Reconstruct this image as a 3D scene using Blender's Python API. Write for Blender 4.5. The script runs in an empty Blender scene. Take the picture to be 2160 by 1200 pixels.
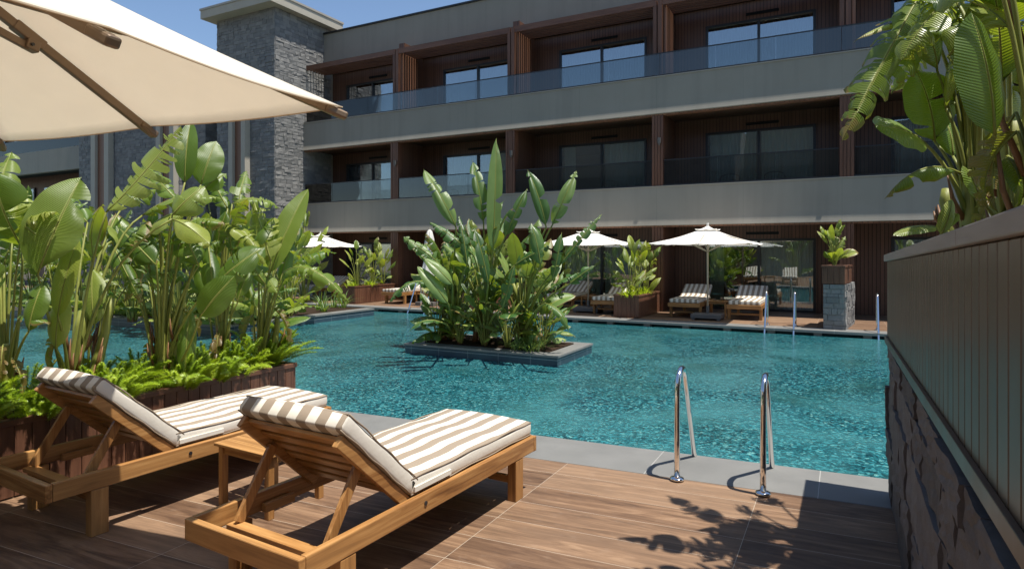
import bpy, math, random
from mathutils import Vector, Matrix
R = math.radians
random.seed(7)
S = bpy.context.scene
COL = S.collection

# ------------------------------------------------------------------ camera, sky, sun, exposure
HC, FP, YH, YAW = 1.7, 1320.0, 533.0, R(27.8)
cam = bpy.data.objects.new("camera", bpy.data.cameras.new("camera"))
COL.objects.link(cam)
cam.location = (0, 0, HC)
cam.rotation_euler = (R(90), 0, YAW)
cam.data.sensor_width = 36
cam.data.lens = 36 * FP / 2160
cam.data.shift_y = -(600 - YH) / 2160
cam.data.clip_start = 0.05
cam.data.clip_end = 2000
S.camera = cam

SUN = Vector((0.30, -0.012, 1.0)).normalized()
elev = math.asin(SUN.z)
w = bpy.data.worlds.new("World"); S.world = w; w.use_nodes = True
nt = w.node_tree; nt.nodes.clear()
sky = nt.nodes.new("ShaderNodeTexSky"); sky.sky_type = 'NISHITA'; sky.sun_disc = False
sky.sun_elevation = elev
sky.sun_rotation = math.atan2(SUN.x, SUN.y)
sky.air_density = 1.0; sky.dust_density = 0.3; sky.ozone_density = 2.6
bg = nt.nodes.new("ShaderNodeBackground"); bg.inputs[1].default_value = 0.105
wo = nt.nodes.new("ShaderNodeOutputWorld")
nt.links.new(sky.outputs[0], bg.inputs[0]); nt.links.new(bg.outputs[0], wo.inputs[0])
sl = bpy.data.lights.new("sun", 'SUN'); sl.energy = 5.0; sl.angle = R(0.5); sl.color = (1.0, 0.955, 0.88)
so = bpy.data.objects.new("sun", sl); COL.objects.link(so)
so.rotation_euler = SUN.to_track_quat('Z', 'Y').to_euler()
S.view_settings.view_transform = 'Standard'; S.view_settings.look = 'None'
S.view_settings.gamma = 1; S.view_settings.exposure = 0.54
S.cycles.max_bounces = 8; S.cycles.transparent_max_bounces = 12

# ------------------------------------------------------------------ geometry of the view
FW = Vector((-math.sin(YAW), math.cos(YAW), 0)); RT = Vector((math.cos(YAW), math.sin(YAW), 0))
def at(px, py, D):
    """point seen at photograph pixel px,py at a forward distance D"""
    return Vector((0, 0, HC)) + FW * D + RT * (D * (px - 1080) / FP) + Vector((0, 0, -D * (py - YH) / FP))
def xat(px, Y):
    t = (px - 1080) / FP
    return Y / (FW.y + RT.y * t) * (FW.x + RT.x * t)

# ------------------------------------------------------------------ mesh helper
class MB:
    def __init__(s): s.v = []; s.f = []; s.uv = {}; s.c = {}; s.m = []
    def add(s, vs, fs, uv=None, col=None, mi=0):
        b = len(s.v); s.v += [Vector(p) for p in vs]
        s.f += [tuple(i + b for i in f) for f in fs]; s.m += [mi] * len(fs)
        if uv:
            for i, q in enumerate(uv): s.uv[b + i] = q
        if col:
            for i in range(len(vs)): s.c[b + i] = col if not isinstance(col[0], tuple) else col[i]
    def box(s, x0, x1, y0, y1, z0, z1, M=None, mi=0):
        vs = [Vector(p) for p in ((x0,y0,z0),(x1,y0,z0),(x1,y1,z0),(x0,y1,z0),(x0,y0,z1),(x1,y0,z1),(x1,y1,z1),(x0,y1,z1))]
        if M: vs = [M @ p for p in vs]
        s.add(vs, [(0,3,2,1),(4,5,6,7),(0,1,5,4),(1,2,6,5),(2,3,7,6),(3,0,4,7)], mi=mi); return s
    def beam(s, a, b, w, h, up=(0,0,1)):
        a = Vector(a); b = Vector(b); d = (b - a); L = d.length; d.normalize()
        sd = d.cross(Vector(up)).normalized(); u = sd.cross(d)
        M = Matrix((sd, d, u)).transposed().to_4x4(); M.translation = a
        return s.box(-w/2, w/2, 0, L, -h/2, h/2, M)
    def tube(s, pts, rad, n=10, cap=True, uv=False, col=None, mi=0):
        pts = [Vector(p) for p in pts]; k = len(pts)
        if not isinstance(rad, (list, tuple)): rad = [rad] * k
        vs = []; prev = None
        for i, p in enumerate(pts):
            t = (pts[min(i+1, k-1)] - pts[max(i-1, 0)]).normalized()
            if prev is None:
                a = Vector((0,0,1)) if abs(t.z) < .9 else Vector((1,0,0))
                sd = t.cross(a).normalized()
            else:
                sd = (prev - t * prev.dot(t)).normalized()
            prev = sd; u = t.cross(sd)
            for j in range(n):
                an = 2*math.pi*j/n
                vs.append(p + (sd*math.cos(an) + u*math.sin(an)) * rad[i])
        fs = [(i*n+j, i*n+(j+1) % n, (i+1)*n+(j+1) % n, (i+1)*n+j) for i in range(k-1) for j in range(n)]
        if cap: fs += [tuple(range(n))[::-1], tuple((k-1)*n+j for j in range(n))]
        s.add(vs, fs, col=col, mi=mi); return s
    def prism(s, poly, z0, z1):
        n = len(poly)
        s.add([(x,y,z0) for x,y in poly] + [(x,y,z1) for x,y in poly],
              [tuple(range(n))[::-1], tuple(range(n, 2*n))] + [(i,(i+1)%n,n+(i+1)%n,n+i) for i in range(n)]); return s
    def build(s, name, mats, parent=None, smooth=False, local=False, bevel=0, seg=2):
        me = bpy.data.meshes.new(name); o = bpy.data.objects.new(name, me); COL.objects.link(o)
        off = Vector((0,0,0))
        if parent is not None:
            o.parent = parent
            if not local:
                p = parent
                while p is not None: off += p.location; p = p.parent
        me.from_pydata([tuple(p - off) for p in s.v], [], s.f)
        if not isinstance(mats, (list, tuple)): mats = [mats]
        for m in mats: me.materials.append(m)
        if len(mats) > 1: me.polygons.foreach_set("material_index", s.m)
        if s.uv:
            ul = me.uv_layers.new(name="UVMap"); arr = []
            for l in me.loops:
                q = s.uv.get(l.vertex_index, (0, 0)); arr += [q[0], q[1]]
            ul.data.foreach_set("uv", arr)
        if s.c:
            ca = me.color_attributes.new("tint", 'FLOAT_COLOR', 'POINT'); arr = []
            for i in range(len(s.v)):
                q = s.c.get(i, (0.5, 0, 0)); arr += [q[0], q[1], q[2], 1]
            ca.data.foreach_set("color", arr)
        if smooth: me.shade_smooth()
        me.update()
        if bevel:
            b = o.modifiers.new("bevel", 'BEVEL'); b.width = bevel; b.segments = seg; b.limit_method = 'ANGLE'; b.harden_normals = False
        return o

def tag(o, label=None, cat=None, group=None, kind=None):
    if label: o["label"] = label
    if cat: o["category"] = cat
    if group: o["group"] = group
    if kind: o["kind"] = kind
    return o
def empty(name, loc, rz=0, label=None, cat=None, group=None):
    o = bpy.data.objects.new(name, None); COL.objects.link(o); o.empty_display_size = .2
    o.location = loc; o.rotation_euler = (0, 0, rz)
    return tag(o, label, cat, group)
def copy_tree(o, parent=None):
    c = o.copy(); COL.objects.link(c)
    if parent is not None: c.parent = parent
    for ch in list(o.children): copy_tree(ch, c)
    return c
def dup(o, loc, rz, label, group=None):
    c = copy_tree(o); c.location = loc; c.rotation_euler = (0, 0, rz); c["label"] = label
    if group: c["group"] = group
    return c

# ------------------------------------------------------------------ material helper
class NG:
    def __init__(s, name):
        s.m = bpy.data.materials.new(name); s.m.use_nodes = True; s.t = s.m.node_tree; s.t.nodes.clear()
        s.out = s.n("OutputMaterial")
    def n(s, typ, **kw):
        x = s.t.nodes.new("ShaderNode" + typ)
        for k, v in kw.items(): setattr(x, k, v)
        return x
    def l(s, a, b): s.t.links.new(a, b)
    def set(s, sock, v):
        if isinstance(v, bpy.types.NodeSocket): s.l(v, sock)
        else: sock.default_value = v if not (isinstance(v, tuple) and len(v) == 3 and sock.type == 'RGBA') else (*v, 1)
    def math(s, op, a, b=0.0, c=0.0, clamp=False):
        x = s.n("Math", operation=op, use_clamp=clamp); s.set(x.inputs[0], a); s.set(x.inputs[1], b); s.set(x.inputs[2], c); return x.outputs[0]
    def mix(s, f, a, b, mode='MIX'):
        x = s.n("Mix", data_type='RGBA', blend_type=mode); s.set(x.inputs[0], f); s.set(x.inputs[6], a); s.set(x.inputs[7], b); return x.outputs[2]
    def co(s, kind="Object"): return s.n("TexCoord").outputs[kind]
    def pos(s): return s.n("NewGeometry").outputs["Position"]
    def mp(s, v, scale=(1,1,1), rot=(0,0,0), loc=(0,0,0)):
        x = s.n("Mapping"); s.l(v, x.inputs[0]); x.inputs[1].default_value = loc; x.inputs[2].default_value = rot; x.inputs[3].default_value = scale; return x.outputs[0]
    def noise(s, v, sc, det=4, rough=.55, dist=0, col=False):
        x = s.n("TexNoise"); s.l(v, x.inputs["Vector"]); x.inputs["Scale"].default_value = sc; x.inputs["Detail"].default_value = det
        x.inputs["Roughness"].default_value = rough; x.inputs["Distortion"].default_value = dist; return x.outputs[1 if col else 0]
    def vor(s, v, sc, feat='F1', out=0, rnd=1):
        x = s.n("TexVoronoi", feature=feat); s.l(v, x.inputs["Vector"]); x.inputs["Scale"].default_value = sc; x.inputs["Randomness"].default_value = rnd; return x.outputs[out]
    def ramp(s, f, stops):
        x = s.n("ValToRGB"); s.l(f, x.inputs[0]); e = x.color_ramp.elements
        while len(e) < len(stops): e.new(.5)
        for i, (p, c) in enumerate(stops):
            e[i].position = p; e[i].color = (*c, 1) if isinstance(c, tuple) else (c, c, c, 1)
        return x.outputs[0]
    def sep(s, v):
        x = s.n("SeparateXYZ"); s.l(v, x.inputs[0]); return x.outputs
    def comb(s, a, b, c=0.0):
        x = s.n("CombineXYZ"); s.set(x.inputs[0], a); s.set(x.inputs[1], b); s.set(x.inputs[2], c); return x.outputs[0]
    def bump(s, h, st=.3, d=.01, nrm=None):
        x = s.n("Bump"); s.l(h, x.inputs["Height"]); x.inputs["Strength"].default_value = st; x.inputs["Distance"].default_value = d
        if nrm: s.l(nrm, x.inputs["Normal"])
        return x.outputs[0]
    def pr(s, col, rough=.5, spec=.5, metal=0, nrm=None, **kw):
        x = s.n("BsdfPrincipled"); s.set(x.inputs["Base Color"], col); s.set(x.inputs["Roughness"], rough)
        s.set(x.inputs["Specular IOR Level"], spec); s.set(x.inputs["Metallic"], metal)
        if nrm: s.l(nrm, x.inputs["Normal"])
        for k, v in kw.items(): s.set(x.inputs[k.replace('_', ' ')], v)
        return x.outputs[0]
    def done(s, sh): s.l(sh, s.out.inputs[0]); return s.m

M = {}
def wood(name, c1, c2, c3, axis, rough=.45, sc=1.0, spec=.4):
    g = NG(name); p = g.co()
    st = [20, 20, 20]; st[axis] = 1.1
    info = g.n("ObjectInfo").outputs["Random"]
    off = g.n("VectorMath", operation='ADD'); g.l(p, off.inputs[0]); g.l(g.comb(info, g.math('MULTIPLY', info, 7.3), g.math('MULTIPLY', info, 3.1)), off.inputs[1])
    q = g.mp(off.outputs[0], tuple(x*sc for x in st))
    a = g.noise(q, 1.6, 6, .6, .8); b = g.noise(q, 9, 3, .6)
    st2 = [1, 1, 1]; st2[axis] = .15
    l = g.noise(g.mp(off.outputs[0], tuple(x*sc for x in st2)), 3.5, 3)
    c = g.ramp(a, [(.28, c1), (.5, c2), (.72, c3)])
    c = g.mix(g.math('MULTIPLY', b, .35), c, c1)
    c = g.mix(g.ramp(l, [(.35, .0), (.7, .55)]), c, c3)
    return g.done(g.pr(c, g.math('MULTIPLY_ADD', b, .25, rough - .1), spec, nrm=g.bump(a, .12, .004)))
for i, ax in enumerate("xyz"):
    M['teak_' + ax] = wood('teak_' + ax, (.12, .045, .012), (.34, .155, .046), (.56, .31, .115), i, .36)
    M['dwood_' + ax] = wood('brown_wood_' + ax, (.062, .026, .016), (.125, .054, .031), (.19, .088, .050), i, .42)

def cladding(name, c1, c2, pitch, coord='xy', rough=.42, groove=.006, world=True, bevel=.5):
    """vertical boards with grooves, pitch metres"""
    g = NG(name); p = g.pos() if world else g.co(); x, y, z = g.sep(p)
    u = {'xy': lambda: g.math('ADD', x, y), 'x': lambda: x, 'y': lambda: y}[coord]()
    k = g.math('DIVIDE', u, pitch); fr = g.math('FRACT', k); cell = g.math('FLOOR', k)
    d = g.math('ABSOLUTE', g.math('SUBTRACT', fr, .5))               # .5 at the groove
    gr = g.math('GREATER_THAN', d, .5 - groove/pitch)
    wn = g.n("TexWhiteNoise", noise_dimensions='1D'); g.l(cell, wn.inputs["W"]); rnd = wn.outputs[0]
    q = g.mp(p, (9, 9, .8)); a = g.noise(q, 2.2, 5, .6, .5)
    c = g.mix(a, c1, c2); c = g.mix(g.math('MULTIPLY', rnd, .5), c, tuple(v*.6 for v in c1))
    c = g.mix(gr, c, tuple(v*.12 for v in c1))
    h = g.math('SUBTRACT', g.math('MULTIPLY', a, .08), gr)
    return g.done(g.pr(c, rough, .4, nrm=g.bump(h, .8, .008)))
M['clad'] = cladding('brown_cladding', (.105, .050, .031), (.185, .090, .055), .095)
M['clad_light'] = cladding('warm_cladding', (.20, .092, .052), (.29, .14, .082), .12)
M['clad_wall'] = cladding('grey_brown_boards', (.13, .105, .075), (.19, .155, .115), .098, 'y', .34, .0045)
M['planter'] = cladding('planter_boards', (.075, .024, .014), (.15, .052, .030), .11, 'xy', .5, .004)

def plain(name, col, rough=.6, spec=.3, metal=0, bs=0, bsc=30, var=.0, vsc=3):
    g = NG(name); p = g.pos(); nrm = None; c = col
    if var:
        c = g.mix(g.noise(p, vsc, 5), tuple(v*(1-var) for v in col), tuple(min(1, v*(1+var)) for v in col))
    if bs: nrm = g.bump(g.noise(p, bsc, 4), bs, .01)
    return g.done(g.pr(c, rough, spec, metal, nrm))
def plaster():
    g = NG('grey_plaster'); p = g.pos(); x, y, z = g.sep(p)
    a = g.noise(p, 1.1, 5); b = g.noise(p, 60, 3)
    streak = g.noise(g.mp(p, (2.2, 2.2, .15)), 1.6, 4)
    c = g.mix(a, (.255, .235, .195), (.31, .285, .24))
    c = g.mix(g.math('MULTIPLY', g.ramp(streak, [(.48, .0), (.72, 1.)]), .20), c, (.14, .133, .12))
    u = g.math('FRACT', g.math('DIVIDE', x, 2.38)); j = g.math('LESS_THAN', u, .0022)
    c = g.mix(g.math('MULTIPLY', j, .5), c, (.09, .088, .08))
    return g.done(g.pr(c, .85, .15, nrm=g.bump(g.math('ADD', g.math('MULTIPLY', b, .2), a), .35, .012)))
M['plaster'] = plaster()
M['cream'] = plain('cream_render', (.40, .365, .30), .8, .2, bs=.2, var=.08)
M['capline'] = plain('pale_metal_cap', (.34, .31, .26), .5, .4, var=.1)
M['dark_metal'] = plain('dark_metal', (.018, .018, .020), .4, .5)
M['grille'] = plain('black_grille', (.006, .006, .006), .6, .3)
M['chrome'] = plain('stainless_steel', (.78, .77, .75), .10, .5, 1)
M['soil'] = plain('planter_soil', (.035, .022, .014), .95, .1, bs=.8, bsc=25, var=.5, vsc=20)
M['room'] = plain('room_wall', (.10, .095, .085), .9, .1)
M['far_ground'] = plain('ground', (.20, .17, .13), .95, .1, var=.2)
M['grey_base'] = plain('grey_base', (.13, .12, .11), .7, .3, bs=.2, var=.15)
M['bronze'] = plain('bronze_aluminium', (.20, .135, .082), .38, .5, .35, var=.05, vsc=12)
M['slate'] = plain('pool_wall_tile', (.018, .05, .07), .25, .5, var=.25, vsc=3)
M['towel'] = plain('grey_towel', (.30, .29, .28), .95, .1, bs=.6, bsc=120, var=.12, vsc=9)

def coping():
    g = NG('grey_stone_coping'); p = g.pos(); x, y, z = g.sep(p)
    a = g.noise(p, 2.5, 6, .65); b = g.noise(p, 45, 3)
    c = g.mix(a, (.140, .140, .132), (.225, .220, .205)); c = g.mix(g.math('MULTIPLY', b, .3), c, (.16, .16, .155))
    c = g.mix(g.math('MULTIPLY', g.ramp(g.noise(p, 1.1, 5, .7), [(.5, 0.), (.68, 1.)]), .35), c, (.12, .118, .11))
    j = g.math('LESS_THAN', g.math('FRACT', g.math('DIVIDE', g.math('ADD', x, .15), 1.2)), .004)
    c = g.mix(j, c, (.40, .39, .36))
    return g.done(g.pr(c, g.math('MULTIPLY_ADD', a, .3, .35), .4, nrm=g.bump(b, .15, .004)))
M['coping'] = coping()

def deck():
    g = NG('wood_look_deck_tiles'); p = g.pos(); x, y, z = g.sep(p)
    r = g.math('SUBTRACT', y, g.math('MULTIPLY', x, .075))
    PW, PL = .302, 1.44
    kr = g.math('DIVIDE', g.math('ADD', r, -.04 + 3.02), PW); kx = g.math('DIVIDE', g.math('ADD', x, .52 + 14.4), PL)
    fr = g.math('FRACT', kr); fx = g.math('FRACT', kx)
    cell = g.math('ADD', g.math('FLOOR', kr), g.math('MULTIPLY', g.math('FLOOR', kx), 37.7))
    wn = g.n("TexWhiteNoise", noise_dimensions='1D'); g.l(cell, wn.inputs["W"]); rnd = wn.outputs[0]
    gx = g.math('GREATER_THAN', g.math('ABSOLUTE', g.math('SUBTRACT', fx, .5)), .5 - .0016/PL)
    gy = g.math('GREATER_THAN', g.math('ABSOLUTE', g.math('SUBTRACT', fr, .5)), .5 - .0016/PW)
    gr = g.math('MAXIMUM', gx, gy)
    q = g.comb(g.math('MULTIPLY_ADD', rnd, 31, g.math('MULTIPLY', x, .55)), g.math('MULTIPLY_ADD', rnd, 17, g.math('MULTIPLY', r, 6)), rnd)
    a = g.noise(q, 2.3, 9, .70, 1.2); b = g.noise(g.mp(q, (1, 6, 1)), 5, 4)
    kn = g.noise(g.mp(q, (1.5, .6, 1)), 1.3, 4, .5, 1.4)
    c = g.ramp(a, [(.33, (.050, .025, .014)), (.45, (.142, .078, .043)), (.56, (.235, .138, .078)), (.70, (.36, .232, .14))])
    c = g.mix(g.math('MULTIPLY', b, .35), c, (.12, .066, .038))
    c = g.mix(g.math('MULTIPLY', g.ramp(kn, [(.50, 0.), (.66, 1.)]), .6), c, (.075, .040, .024))
    c = g.mix(g.math('MULTIPLY', g.math('POWER', rnd, 2), .38), c, (.36, .24, .15)); c = g.mix(g.math('MULTIPLY', g.math('LESS_THAN', rnd, .3), .25), c, (.07, .04, .024))
    dust = g.noise(p, 9, 5, .7)
    c = g.mix(g.math('MULTIPLY', g.ramp(dust, [(.55, 0.), (.8, 1.)]), .10), c, (.5, .42, .34))
    c = g.mix(gr, c, (.42, .35, .27))
    h = g.math('SUBTRACT', g.math('MULTIPLY', a, .3), gr)
    return g.done(g.pr(c, g.math('MULTIPLY_ADD', b, .25, .42), .4, nrm=g.bump(h, .25, .003)))
M['deck'] = deck()

def stone(name, c1, c2, c3, sc=1.0):
    g = NG(name); p = g.pos(); info = g.n("ObjectInfo")
    col = g.n("VertexColor", layer_name="tint").outputs[0]; t = g.sep(col)[0]
    a = g.noise(p, 5*sc, 8, .68); b = g.noise(p, 30*sc, 6, .7)
    c = g.ramp(g.math('ADD', g.math('MULTIPLY', t, .36), g.math('MULTIPLY', a, .64)), [(.2, c1), (.5, c2), (.82, c3)])
    c = g.mix(g.math('MULTIPLY', b, .35), c, c1)
    return g.done(g.pr(c, .88, .2, nrm=g.bump(g.math('ADD', g.math('MULTIPLY', a, 1.2), g.math('MULTIPLY', b, .5)), .5, .03/sc)))
M['stone'] = stone('grey_split_stone', (.135, .135, .132), (.215, .21, .20), (.30, .29, .27))
M['stone_dark'] = stone('brown_grey_stone', (.070, .060, .055), (.140, .120, .110), (.23, .20, .18), 1.6)

def fabric(name, col, transl=.35, stripes=None, rough=.9):
    g = NG(name); p = g.co(); x, y, z = g.sep(p); c = col
    if stripes:
        c2, period, hw = stripes
        fr = g.math('FRACT', g.math('ADD', g.math('DIVIDE', x, period), .25 + 20))
        st = g.math('LESS_THAN', g.math('ABSOLUTE', g.math('SUBTRACT', fr, .5)), .25)   # cream where 1
        st = g.math('MAXIMUM', g.math('SUBTRACT', 1, st), g.math('GREATER_THAN', g.math('ABSOLUTE', x), hw + 9))
        side = g.math('GREATER_THAN', g.math('ABSOLUTE', x), hw - .004)
        c = g.mix(st, col, c2); c = g.mix(side, c, col)
    wv = g.noise(g.mp(p, (1, 1, 1)), 420, 2); big = g.noise(p, 6, 4)
    c = g.mix(g.math('MULTIPLY', big, .12), c, tuple(v*.6 for v in col))
    nrm = g.bump(g.math('ADD', g.math('MULTIPLY', wv, .15), g.math('MULTIPLY', big, 2.)), .3, .008)
    pr = g.pr(c, rough, .15, nrm=nrm)
    if not transl: return g.done(pr)
    tr = g.n("BsdfTranslucent"); g.set(tr.inputs[0], c); g.l(nrm, tr.inputs[1])
    mx = g.n("MixShader"); mx.inputs[0].default_value = transl; g.l(pr, mx.inputs[1]); g.l(tr.outputs[0], mx.inputs[2])
    return g.done(mx.outputs[0])
CREAM, TAUPE = (.70, .655, .565), (.285, .225, .165)
M['cushion'] = fabric('striped_cushion_fabric', CREAM, 0, (TAUPE, .1382, .38))
M['piping'] = plain('taupe_piping', TAUPE, .8, .2)
M['canopy'] = fabric('cream_canopy', (.92, .86, .75), .50)
M['white_canopy'] = fabric('white_canopy', (.84, .81, .75), .22)
M['curtain'] = fabric('pale_curtain', (.74, .76, .70), .3)

def glass(name, tint, base, rough=.0, gcol=(.9, .95, 1)):
    g = NG(name)
    fr = g.n("Fresnel"); fr.inputs[0].default_value = 1.5
    f = g.math('MULTIPLY_ADD', fr.outputs[0], 1 - base, base, clamp=True)
    wb = g.bump(g.noise(g.pos(), .7, 2), .15, .02)
    tr = g.n("BsdfTransparent"); tr.inputs[0].default_value = (*tint, 1)
    gl = g.n("BsdfGlossy"); gl.inputs["Roughness"].default_value = rough; g.l(wb, gl.inputs["Normal"]); gl.inputs[0].default_value = (*gcol, 1)
    mx = g.n("MixShader"); g.l(f, mx.inputs[0]); g.l(tr.outputs[0], mx.inputs[1]); g.l(gl.outputs[0], mx.inputs[2])
    return g.done(mx.outputs[0])
M['window'] = glass('window_glass', (.60, .66, .65), .30)
M['window_low'] = glass('low_window_glass', (.82, .88, .86), .13)
M['rail_glass'] = glass('railing_glass', (.66, .70, .71), .05, 0, (.72, .72, .70))

def water():
    g = NG('pool_water'); p = g.pos()
    a = g.noise(g.mp(p, (1, 1.3, 1)), 14, 3, .6, .4); b = g.noise(p, 42, 3, .6, .3); c = g.noise(p, 1.7, 3, .5, .6)
    calm = g.noise(p, .35, 3)
    h = g.math('ADD', g.math('ADD', g.math('MULTIPLY', a, .55), g.math('MULTIPLY', b, .22)), g.math('MULTIPLY', c, 1.3))
    nrm = g.n("Bump"); g.l(h, nrm.inputs["Height"]); nrm.inputs["Distance"].default_value = .05
    g.l(g.math('MULTIPLY_ADD', calm, .7, .02), nrm.inputs["Strength"])
    fr = g.n("Fresnel"); fr.inputs[0].default_value = 1.45; g.l(nrm.outputs[0], fr.inputs[1])
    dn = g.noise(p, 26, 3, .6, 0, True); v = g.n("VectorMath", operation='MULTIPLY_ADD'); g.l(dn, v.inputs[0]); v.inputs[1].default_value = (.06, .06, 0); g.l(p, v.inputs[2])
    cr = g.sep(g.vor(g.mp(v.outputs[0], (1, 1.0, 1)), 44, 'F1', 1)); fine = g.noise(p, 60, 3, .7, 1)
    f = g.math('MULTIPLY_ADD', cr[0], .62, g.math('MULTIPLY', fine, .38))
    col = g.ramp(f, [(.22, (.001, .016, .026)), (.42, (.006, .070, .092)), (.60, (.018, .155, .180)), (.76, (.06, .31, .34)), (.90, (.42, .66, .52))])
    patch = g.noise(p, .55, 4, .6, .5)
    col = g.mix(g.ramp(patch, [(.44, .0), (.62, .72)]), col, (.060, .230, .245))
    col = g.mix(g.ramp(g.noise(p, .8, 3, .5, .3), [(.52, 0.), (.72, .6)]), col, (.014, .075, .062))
    df = g.n("BsdfDiffuse"); g.l(col, df.inputs[0])
    tr = g.n("BsdfTransparent"); tr.inputs[0].default_value = (.55, .90, .93, 1)
    gl = g.n("BsdfGlossy"); gl.inputs["Roughness"].default_value = .05; g.l(nrm.outputs[0], gl.inputs["Normal"])
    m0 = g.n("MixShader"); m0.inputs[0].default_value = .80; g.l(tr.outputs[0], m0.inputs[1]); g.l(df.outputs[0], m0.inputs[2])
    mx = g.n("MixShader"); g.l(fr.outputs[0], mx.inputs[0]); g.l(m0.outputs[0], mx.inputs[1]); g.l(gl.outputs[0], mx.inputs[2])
    return g.done(mx.outputs[0])
M['water'] = water()
def poolfloor():
    g = NG('teal_mosaic'); p = g.pos()
    dn = g.noise(p, 22, 3, .6, 0, True); v = g.n("VectorMath", operation='MULTIPLY_ADD'); g.l(dn, v.inputs[0]); v.inputs[1].default_value = (.05, .05, .0); g.l(p, v.inputs[2])
    c = g.vor(v.outputs[0], 24, 'F1', 1); r = g.sep(c)[0]; r2 = g.sep(c)[1]
    a = g.noise(p, .8, 4)
    col = g.ramp(r, [(0, (.006, .05, .075)), (.35, (.014, .13, .16)), (.7, (.035, .24, .27)), (.93, (.10, .42, .44)), (1, (.35, .62, .52))])
    col = g.mix(g.math('MULTIPLY', a, .5), col, (.03, .20, .24))
    caus = g.vor(g.mp(v.outputs[0], (1, 1, 1)), 3.2, 'SMOOTH_F1', 0)
    return g.done(g.pr(col, .3, .4))
M['mosaic'] = poolfloor()
def islandtile():
    g = NG('blue_slate_tile'); p = g.pos(); x, y, z = g.sep(p)
    u = g.math('FRACT', g.math('DIVIDE', g.math('ADD', g.math('ADD', x, y), .13), .60)); jz = g.math('LESS_THAN', g.math('ABSOLUTE', g.math('ADD', z, .022)), .004)
    j = g.math('MAXIMUM', g.math('LESS_THAN', u, .010), jz)
    c = g.mix(g.noise(p, 6, 4), (.022, .045, .065), (.045, .075, .10)); c = g.mix(j, c, (.24, .28, .30))
    return g.done(g.pr(c, .3, .5))
M['tile'] = islandtile()

def leafmat(name, dark, mid, light, tl=.42):
    g = NG(name); uv = g.n("TexCoord").outputs["UV"]; u, v, _ = g.sep(uv)
    vc = g.n("VertexColor", layer_name="tint").outputs[0]; t, br, yl = g.sep(vc)
    p = g.pos()
    vein = g.n("TexWave", wave_type='BANDS', bands_direction='X'); g.l(g.comb(g.math('ADD', u, g.math('MULTIPLY', g.math('ABSOLUTE', v), -.03)), 0.0), vein.inputs[0])
    vein.inputs["Scale"].default_value = 27; vein.inputs["Distortion"].default_value = 1.2; vein.inputs["Detail"].default_value = 1
    vn = vein.outputs[1]
    big = g.noise(p, 4, 3)
    c = g.ramp(g.math('ADD', g.math('MULTIPLY', t, .75), g.math('MULTIPLY', big, .25)), [(.1, dark), (.5, mid), (.9, light)])
    c = g.mix(g.math('MULTIPLY', g.math('POWER', vn, 3), .22), c, dark)
    c = g.mix(g.math('MULTIPLY', yl, .8), c, (.42, .40, .045))
    rib = g.math('LESS_THAN', g.math('ABSOLUTE', v), .055)
    c = g.mix(g.math('MULTIPLY', rib, .85), c, (.44, .47, .14))
    bn = g.noise(g.comb(g.math('MULTIPLY', u, 30), g.math('MULTIPLY', v, 4)), 1.2, 4)
    be = g.math('MULTIPLY', g.math('GREATER_THAN', g.math('ADD', g.math('MULTIPLY', br, 1.25), g.math('MULTIPLY', bn, .35)), .92), .85)
    c = g.mix(be, c, (.22, .13, .05))
    nrm = g.bump(vn, .40, .004)
    pr = g.pr(c, g.math('MULTIPLY_ADD', big, .25, .22), .65, nrm=nrm)
    tr = g.n("BsdfTranslucent"); g.l(g.mix(.65, c, (.50, .62, .02), 'MIX'), tr.inputs[0]); g.l(nrm, tr.inputs[1])
    mx = g.n("MixShader"); mx.inputs[0].default_value = tl; g.l(pr, mx.inputs[1]); g.l(tr.outputs[0], mx.inputs[2])
    return g.done(mx.outputs[0])
M['leaf'] = leafmat('banana_leaf', (.022, .062, .010), (.120, .195, .020), (.34, .385, .085), .36)
M['leaf_dark'] = leafmat('dark_banana_leaf', (.010, .042, .012), (.055, .132, .024), (.25, .34, .095), .26)
M['fern'] = leafmat('bright_fern', (.15, .26, .010), (.32, .46, .02), (.52, .64, .05), .45)
M['grassy'] = leafmat('strap_leaf', (.045, .11, .03), (.10, .20, .05), (.22, .32, .11), .3)
def stemmat():
    g = NG('leaf_stalk'); p = g.pos(); vc = g.n("VertexColor", layer_name="tint").outputs[0]; t, br, yl = g.sep(vc)
    n = g.noise(g.mp(p, (8, 8, 1)), 3, 5)
    c = g.mix(n, (.11, .15, .025), (.30, .29, .06)); d = g.mix(n, (.06, .024, .010), (.34, .17, .07))
    sh = g.math('GREATER_THAN', g.math('ADD', br, g.math('MULTIPLY', n, .35)), .75)
    return g.done(g.pr(g.mix(sh, c, d), .5, .35, nrm=g.bump(n, .5, .01)))
M['stalk'] = stemmat()

# ================================================================== SETTING: ground, pool, decks
def near_edge(x, o=5.45): return o + .075 * x
WZ = -.12
b = MB(); b.add([(-400,-400,-1.75),(400,-400,-1.75),(400,400,-1.75),(-400,400,-1.75)], [(0,1,2,3)])
tag(b.build('ground', M['far_ground']), kind='structure')
b = MB(); b.add([(-50,-3,-1.5),(14,-3,-1.5),(14,16,-1.5),(-50,16,-1.5)], [(0,1,2,3)])
tag(b.build('pool_floor', M['mosaic']), kind='structure')
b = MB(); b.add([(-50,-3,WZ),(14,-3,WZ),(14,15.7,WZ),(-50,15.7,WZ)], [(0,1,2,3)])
tag(b.build('water', M['water']), kind='structure')
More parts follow.
